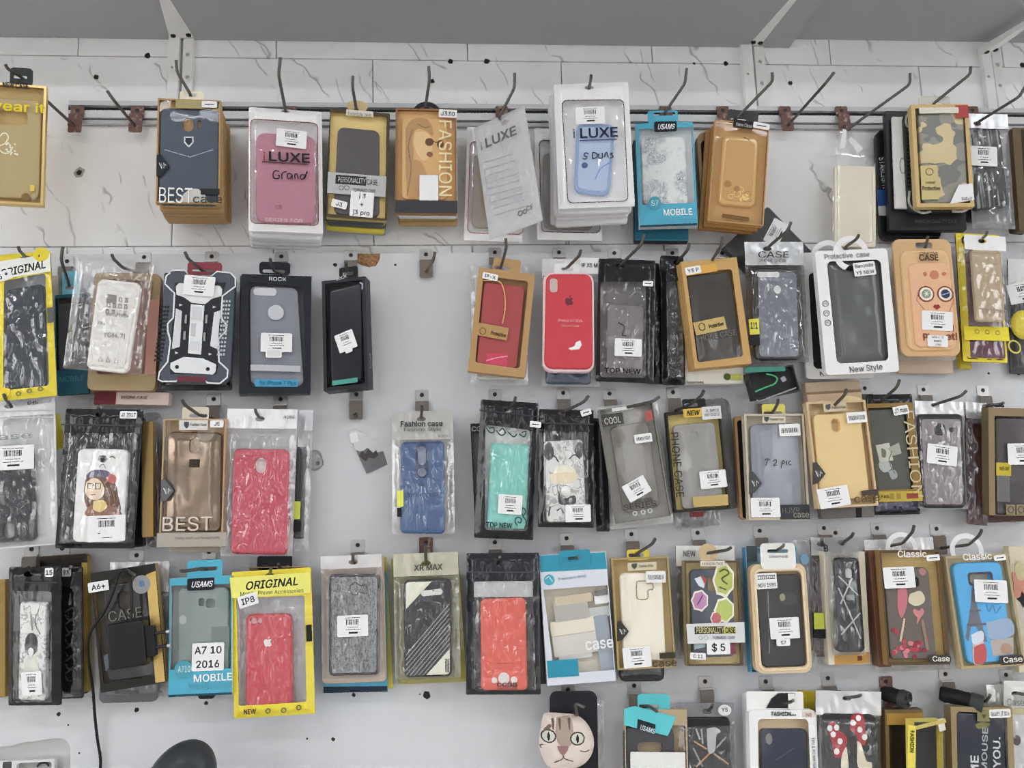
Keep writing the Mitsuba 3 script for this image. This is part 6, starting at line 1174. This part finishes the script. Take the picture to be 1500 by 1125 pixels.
# ---------------------------------------------------------------- bottom row
p = Pk([(806,1012),(874,1014),(878,1180),(806,1182)], .050, .012, 'black hang card behind the cat-face pouch', 'black card behind the cat-face pouch')
p.add('card', slab(rr(-p.w/2, -p.h/2, p.w/2, p.h/2, 10*p.mpp), -.006, 0, .0006), (28,29,36), 'satin', 35); p.done()
p = Pk([(866,1026),(886,1028),(888,1180),(868,1180)], .036, .010, 'clear bag edge with a gold strip right of the cat-face pouch', 'clear bag edge right of the cat pouch')
p.bag((200,200,202), None, bmat='frost', crinkle=.003).rect((870,1096,876,1180), (190,150,80)).done()
def cat():
    p = Pk([(791,1046),(874,1046),(874,1132),(791,1132)], .078, .018, 'round pouch printed with a grey tabby cat face, leftmost of the bottom row', 'cat-face pouch', name='cat_pouch', cat='pouch', hook=dict(pl=(832,1012), e=(846,1048), b=(842,1030,.088), t=(856,1036), kind='chrome'))
    q = [(795,1062),(798,1050),(806,1047),(826,1048),(844,1050),(858,1058),(868,1072),(873,1090),(870,1108),(860,1122),(844,1130),(824,1132),(806,1128),(796,1112),(791,1092)]
    c = curve(np.vstack([[p.L(*z) for z in q], [p.L(*q[0])]]), 6)[:-1]; c = ccw(c)
    pts, f = sheet(c, [], .003, seed=4); pol = Polygon(c).exterior
    import shapely as _s
    dist = _s.distance(_s.points(pts), pol); n = -.016 + .016 * np.sqrt(np.clip(dist / .03, 0, 1) * (2 - np.clip(dist / .03, 0, 1)))
    p.add('cushion', (np.column_stack([pts, n]), f), (214,200,190), 'card', True); p.add('cushion', (np.column_stack([pts, np.full(len(pts), -.0165)]), f[:, ::-1]), (206,196,188), 'card', True)
    def on(x, y):
        u = p.L(x, y); dd = pol.distance(Point(u)) if Polygon(c).contains(Point(u)) else 0; t = min(dd / .03, 1); return -.016 + .016 * math.sqrt(t * (2 - t)) + .0003
    def drape(pts_, col, part, lift=0, smooth=True):
        v = np.array([p.L(*z) for z in pts_]); v = curve(np.vstack([v, v[:1]]), 5)[:-1] if smooth else v
        s_, f_ = sheet(ccw(v), [], .0016, seed=2); dd = _s.distance(_s.points(s_), pol); t = np.clip(dd / .03, 0, 1)
        p.add(part, (np.column_stack([s_, -.016 + .016 * np.sqrt(t * (2 - t)) + .0004 + lift]), f_), col, 'card', True)
    drape([(816,1052),(836,1052),(840,1074),(836,1092),(820,1092),(814,1074)], (170,146,134), 'nose_bridge_print')
    for x0 in (810, 820, 834): drape([(x0-2,1054),(x0+2,1054),(x0+1.5,1068),(x0-.5,1068)], (110,86,74), p.fresh('stripe_print'), .0002)
    drape([(797,1070),(804,1062),(808,1064),(800,1074)], (120,98,86), p.fresh('stripe_print'), .0002)
    for k, (x, y) in enumerate(((804,1079),(846,1082))):
        drape([(x+11*math.cos(a), y+10*math.sin(a)) for a in np.arange(0, 6.2, .6)], (70,62,60), p.fresh('eye_rim_print'), .0002)
        e = p.fresh('eye_print'); drape([(x+9*math.cos(a), y+8*math.sin(a)) for a in np.arange(0, 6.2, .6)], (196,198,186), e, .0004)
        drape([(x,y-7),(x+2.2,y),(x,y+7),(x-2.2,y)], (30,28,28), e + '__pupil', .0006)
    drape([(816,1093),(832,1093),(830,1101),(825,1106),(819,1101)], (150,110,112), 'nose_print', .0003)
    for a, b, c2 in (((825,1106),(824,1112),(812,1118)), ((825,1106),(828,1112),(840,1116)), ((850,1100),(858,1102),(864,1100)), ((796,1092),(792,1094),(794,1098))):
        v = np.array([p.L(*z) for z in (a, b, c2)]); v = curve(v, 5); dd = np.array([pol.distance(Point(z)) for z in v]); t = np.clip(dd / .03, 0, 1)
        p.add(p.fresh('whisker_print'), tube(np.column_stack([v, -.016 + .016 * np.sqrt(t * (2 - t)) + .0006]), .0006, 5), (96,80,76), 'card', 60)
    p.done()
cat()
p = Pk([(914,1036),(1006,1042),(1010,1200),(918,1200)], .056, .014, 'kraft box with a torn teal header lettered USAMS and a dark phone case', 'torn teal USAMS box', hook=hk(929,1006, 950,1034, 962,1042, .072))
p.box((176,152,122), win=(918,1072,1002,1196), wr=4, insert=(166,142,114)).case((918,1076,986,1196), 9, (66,67,70), holes=[(936,1089,970,1104,6)]).tab((936,1019,980,1052), (78,182,190), r=5, slot=.34)
p.poly([(914,1038),(930,1034),(990,1050),(986,1060),(978,1078),(962,1074),(914,1062)], (86,192,200), on='top', part='torn_header').rect([(934,1053),(960,1061),(959,1075),(933,1067)], (28,40,46), on=.0012, part='torn_header__badge').text('USAMS', 937, 1068, 6, (196,210,214), wd=20, rot=-16, bold=True, on=.0017, part='torn_header__lettering').rect((927.5,1109,1001,1196), (218,220,214), r=1).done()
p = Pk([(992,1031),(1078,1030),(1082,1200),(998,1200)], .052, .013, 'clear bag with a black phone case printed with copper lines and a bony hand', 'copper-line case', hook=hk(1033,1000, 1037,1042, 1044,1032, .062))
p.bag((130,132,136), None, header=24, hcol=(150,150,154), hmat='smoke', bmat='smoke', bcol=(50,52,56), crinkle=.003).case((1008,1062,1070,1196), 7, (32,33,36))
p.poly([(1036,1068),(1048,1066),(1056,1072),(1050,1078),(1048,1100),(1038,1102)], (176,178,178), smooth=True)
for a, b, c in (((1017,1086),(1036,1098),(190,140,96)),((1016,1096),(1030,1124),(150,146,146)),((1040,1104),(1020,1124),(196,140,94)),((1046,1104),(1068,1120),(190,130,84)),((1050,1096),(1064,1080),(150,148,146)),((1020,1068),(1026,1084),(170,168,164)),((1028,1068),(1030,1090),(150,148,146))): p.line([a, b], 2.2, c)
p.oval((1052,1033,1070,1047), (206,206,206), on='top', part='round_label').text('Y5', 1056, 1042, 5, INK, wd=9, on=.0017, part='round_label__lettering', bold=True).done()
# FASHION white box
p = plainbox([(1090,1016),(1124,1014),(1128,1190),(1094,1190)], .032, .010, 'white bag edge left of the white FASHION box in the bottom row', (206,208,210), r=2, mat='gloss'); p.done()
p = plainbox([(1172,1013),(1200,1012),(1200,1080),(1174,1080)], .034, .010, 'olive yellow bag corner between the white FASHION box and the polka-dot case bag', (176,158,30), r=1); p.done()
p = Pk([(1098,1040),(1195,1040),(1202,1200),(1100,1200)], .054, .014, 'white box lettered FASHION with a navy phone case in its beige window', 'navy case in the white FASHION box', hook=hk(1122,1000, 1150,1030, 1162,1026, .066))
p.box((230,230,226), win=[(1110,1053),(1184,1053),(1190,1196),(1112,1196)], wr=6, insert=(206,184,150), r=6).case([(1116,1069),(1184,1069),(1188,1196),(1118,1196)], 6, (50,54,70)).oval((1123,1076,1132,1090), (120,116,116))
p.rect((1099,1016,1176,1042), (226,226,222), r=3, on=-.006, part='hang_card').poly([(1124,1038),(1132,1024),(1142,1016),(1166,1016),(1166,1038)], (34,36,38), on=-.0044, part='hang_slot_print').rect((1156,1018,1165,1038), (220,220,218), on=-.003, part='label').text('FASHION', 1130, 1048.5, 5, INK, wd=26, bold=True).text('case', 1158, 1048.5, 3, INK, wd=7).rect((1176,1042,1192,1050), (214,196,186)).text('HJ1', 1180, 1049, 4, (120,80,60), wd=8, on=.001).text('TPU & PC MATERIAL CASE', 1188, 1080, 4, (90,90,90), wd=60, rot=-88).line([(1136,1115),(1150,1106),(1164,1096)], 1.6, (74,78,92), smooth=True).done()
# polka dots
p = Pk([(1199,1014),(1294,1013),(1296,1200),(1196,1200)], .056, .014, 'clear bag with silver header and a dark case with red polka-dot shoe shapes', 'polka-dot shoe case', hook=hk(1213,995, 1242,1022, 1261,1018, .072))
p.bag((150,150,152), None, header=30, hcol=(214,214,216), hmat='metal', bmat='smoke', bcol=(86,86,86), crinkle=.003).case((1206,1060,1284,1196), 10, (44,44,46))
RED = (176,36,52)
p.poly([(1215,1060),(1224,1058),(1230,1070),(1240,1078),(1242,1086),(1238,1100),(1234,1108),(1224,1110),(1220,1090),(1215,1074)], RED, smooth=True, part='red_shoe').poly([(1248,1050),(1256,1046),(1265,1048),(1268,1064),(1270,1084),(1266,1092),(1260,1090),(1254,1076),(1246,1068)], RED, smooth=True, part='red_shoe_001').poly([(1240,1094),(1242,1100),(1244,1130),(1234,1130),(1234,1108)], (222,214,190), smooth=True, part='cream_heel').poly([(1256,1086),(1262,1090),(1270,1114),(1278,1118),(1276,1130),(1258,1124)], (222,214,190), smooth=True, part='cream_heel_001').poly([(1246,1082),(1252,1078),(1256,1090),(1254,1124),(1244,1118)], (24,24,26), on=-.0014, smooth=True)
for x, y in ((1216,1067),(1226,1066),(1221,1076),(1231,1086),(1226,1101),(1258,1052),(1250,1059),(1260,1069),(1267,1080)): p.oval((x-3.6,y-3.8,x+3.6,y+3.8), (236,232,226), on=-.0013, part='case__dots')
p.done()
# yellow FASHION box
p = Pk([(1297,1043),(1352,1036),(1356,1200),(1300,1200)], .044, .014, 'dark olive box with a gold top behind the yellow-edged FASHION box', 'dark olive box behind the yellow FASHION box', hook=hk(1298,1000, 1322,1036, 1334,1030, .060, 'rust'))
p.box((120,96,60), win=(1306,1062,1352,1196), insert=(46,42,34), side=(90,70,44)).rect((1301,1046,1350,1060), (170,128,46)).done()
p = Pk([(1341,1063),(1384,1052),(1386,1200),(1340,1200)], .078, .020, 'dark box with a yellow side lettered FASHION, turned to the left', 'yellow-sided FASHION box') 
a = math.radians(24); p.M = np.stack([[math.cos(a), math.sin(a)*1., 0], [0, 0, 1.], [math.sin(a), -math.cos(a), 0]], 1) if False else p.M
p.box((66,66,62), insert=(44,46,48), border=2, side=(214,198,82), mat='satin').rect((1374,1054,1383,1069), (210,208,198), r=1, rot=14, part='label').poly([(1341,1063),(1384,1052),(1386,1058),(1341,1069)], (190,172,96), on='top', part='top_flap')
p.poly([(1330,1062),(1341.5,1063),(1340,1196),(1328,1196)], (222,206,76), on=.0002, part='side_panel').text('FASHION', 1333, 1070, 5, (70,64,20), wd=26, rot=-92, bold=True, on=.0008, part='side_panel__lettering').done()
# YOU box
p = Pk([(1394,1036),(1482,1036),(1490,1200),(1396,1200)], .062, .016, 'kraft-framed box with a dark navy phone case lettered YOU in white', 'navy case lettered YOU', hook=hk(1385,989, 1444,1028, 1450,1018, .076))
p.box((150,128,92), win=[(1401,1042),(1475,1046),(1480,1196),(1404,1196)], wr=5, insert=(36,40,52), side=(120,102,74)).case([(1402,1044),(1474,1048),(1479,1196),(1405,1196)], 5, (38,42,54)).text('YOU.', 1467, 1126, 9, (196,200,200), wd=36, rot=88, bold=True, on='case').text('MOUSE', 1447, 1132, 7, (160,164,164), wd=52, rot=86, bold=True, on='case').text('ME', 1435, 1138, 10, (196,200,200), wd=24, rot=88, bold=True, on='case')
p.rect((1432,1042,1448,1055), (128,124,84), part='badge').poly([(1437,1046),(1444,1046),(1441,1053)], (80,78,40), on=.001, part='badge__print').poly([(1430,1062),(1440,1058),(1452,1061),(1446,1067),(1434,1068)], (120,118,64), smooth=True).lab(1464,1045,28,10,3,kind='text',txt='GALAXY J7 2016').done()
# fuzzy black rolls on the hooks
for (x0, y0, x1, y1, lab_) in ((1378,1016,1440,1032,'black foam roll pushed on the hook above the box lettered YOU'), (1296,1016,1330,1026,'black foam roll pushed on the hook above the yellow-sided FASHION box')):
    T = Thing('foam_roll', lab_, 'foam roll'); P = curve([at(x0, y0, .030), at((x0+x1)/2, (y0+y1)/2-1, .048), at(x1, y1, .062)], 8)
    V, F = tube(P, .0105, 16); V = V + (meshkit.noise(V * 900)[:, None] - .5) * .002; T.add('foam', (V, F), (26,26,28), 'card', True)
    V, F = tube(P[-6:] + np.array([0, 0, 0]), .0122, 14); T.add('sleeve', (V, F), (54,58,58), 'satin', 40); T.done()
# right edge
p = Pk([(1474,1000),(1540,998),(1546,1200),(1478,1200)], .050, .012, 'white bag with outlined word Case, cut by the right edge of the bottom row', 'white Case bag at the right edge', hook=hk(1474,990, 1484,1014, 1510,1018, .06))
p.bag((206,206,200), (1490,1040,1536,1190), 3, bcol=(196,196,196), bmat='card', crinkle=.003).text('Case', 1474, 1033, 8, (110,110,100), wd=22).oval((1484,1078,1494,1090), (90,80,90), on=.0006).rect([(1476,1038),(1500,1037),(1500,1046),(1477,1047)], (176,170,130)).done()
p = Pk([(1446,1004),(1478,1002),(1482,1050),(1450,1052)], .040, .006, 'crumpled foil wrapper between the foam roll and the white Case bag', 'crumpled foil wrapper')
p.bag((206,206,204), None, header=0, film='metal', fcol=(214,214,212), bmat='metal', crinkle=.006).done()

# ---------------------------------------------------------------- below the rows
S = Thing('wall_socket', 'white wall socket box with open cable slots in the broken-out corner, bottom left', 'socket')
d = .004; S.O = at(50, 1130, d); S.M = np.array([[1, 0, 0], [0, 0, -1.], [0, 1, 0]]); k = np.linalg.norm(CAM - S.O) / FPX
def sl(x, y): q = at(x, y, d) - S.O; return (q[0], q[2])
S.add('frame', slab(ccw([sl(-60,1116), sl(84,1109), sl(86,1230), sl(-60,1236)]), 0, .009, .002, [rr(*sl(25,1180), *sl(80,1113), .004), rr(*sl(-50,1180), *sl(1,1116), .003)]), (206,206,206), 'satin', 35)
S.add('back_plate', slab(ccw([sl(-58,1118), sl(82,1111), sl(84,1228), sl(-58,1234)]), -.003, .0005), (150,152,150), 'satin')
S.add('cable_hole', slab(rr(*sl(5,1180), *sl(22,1113), .002), .0085, .0094), (70,72,74), 'satin', 30)
aa = np.linspace(0, math.pi, 14); c0 = np.array(sl(65, 1122)); S.add('wire_loop', tube(np.column_stack([c0[0] + .007*np.cos(aa), c0[1] + .005*np.sin(aa), np.full(14, .004)]), .0012, 7), (40,40,42), 'satin', 60)
S.done()
T = Thing('chair_back', 'dark grey rounded chair back whose top just enters the frame at the bottom left', 'chair')
c = at(262, 1150, .10); k = np.linalg.norm(CAM - c) / FPX
m = trimesh.creation.icosphere(4, 1.0); v = np.array(m.vertices); z = v[:, 2].copy()
v = v * np.array([44*k, .035, 54*k]); v[:, 0] += .25 * v[:, 2] * (z > 0); v[:, 2] = np.where(z < 0, -.17 * np.abs(z) ** 1.0, v[:, 2]); T.O = c
T.add('shell', (v, np.array(m.faces)), (50,54,58), 'satin', True)
T.add('post', tube([(0, 0, -.16), (0, .0, -.4), (0, -.02, -(c[2] - .03))], .016, 14), (60,62,64), 'metal', 40)
T.add('foot', slab(ell(0, 0, .06, .06, 28), 0, .022, .006) if False else (lambda V, F: (np.column_stack([V[:, 0], V[:, 1] - .02, V[:, 2] - c[2]]), F))(*slab(ell(0, 0, .075, .075, 28), .0005, .03, .006)), (40,42,44), 'satin', 30)
T.done()
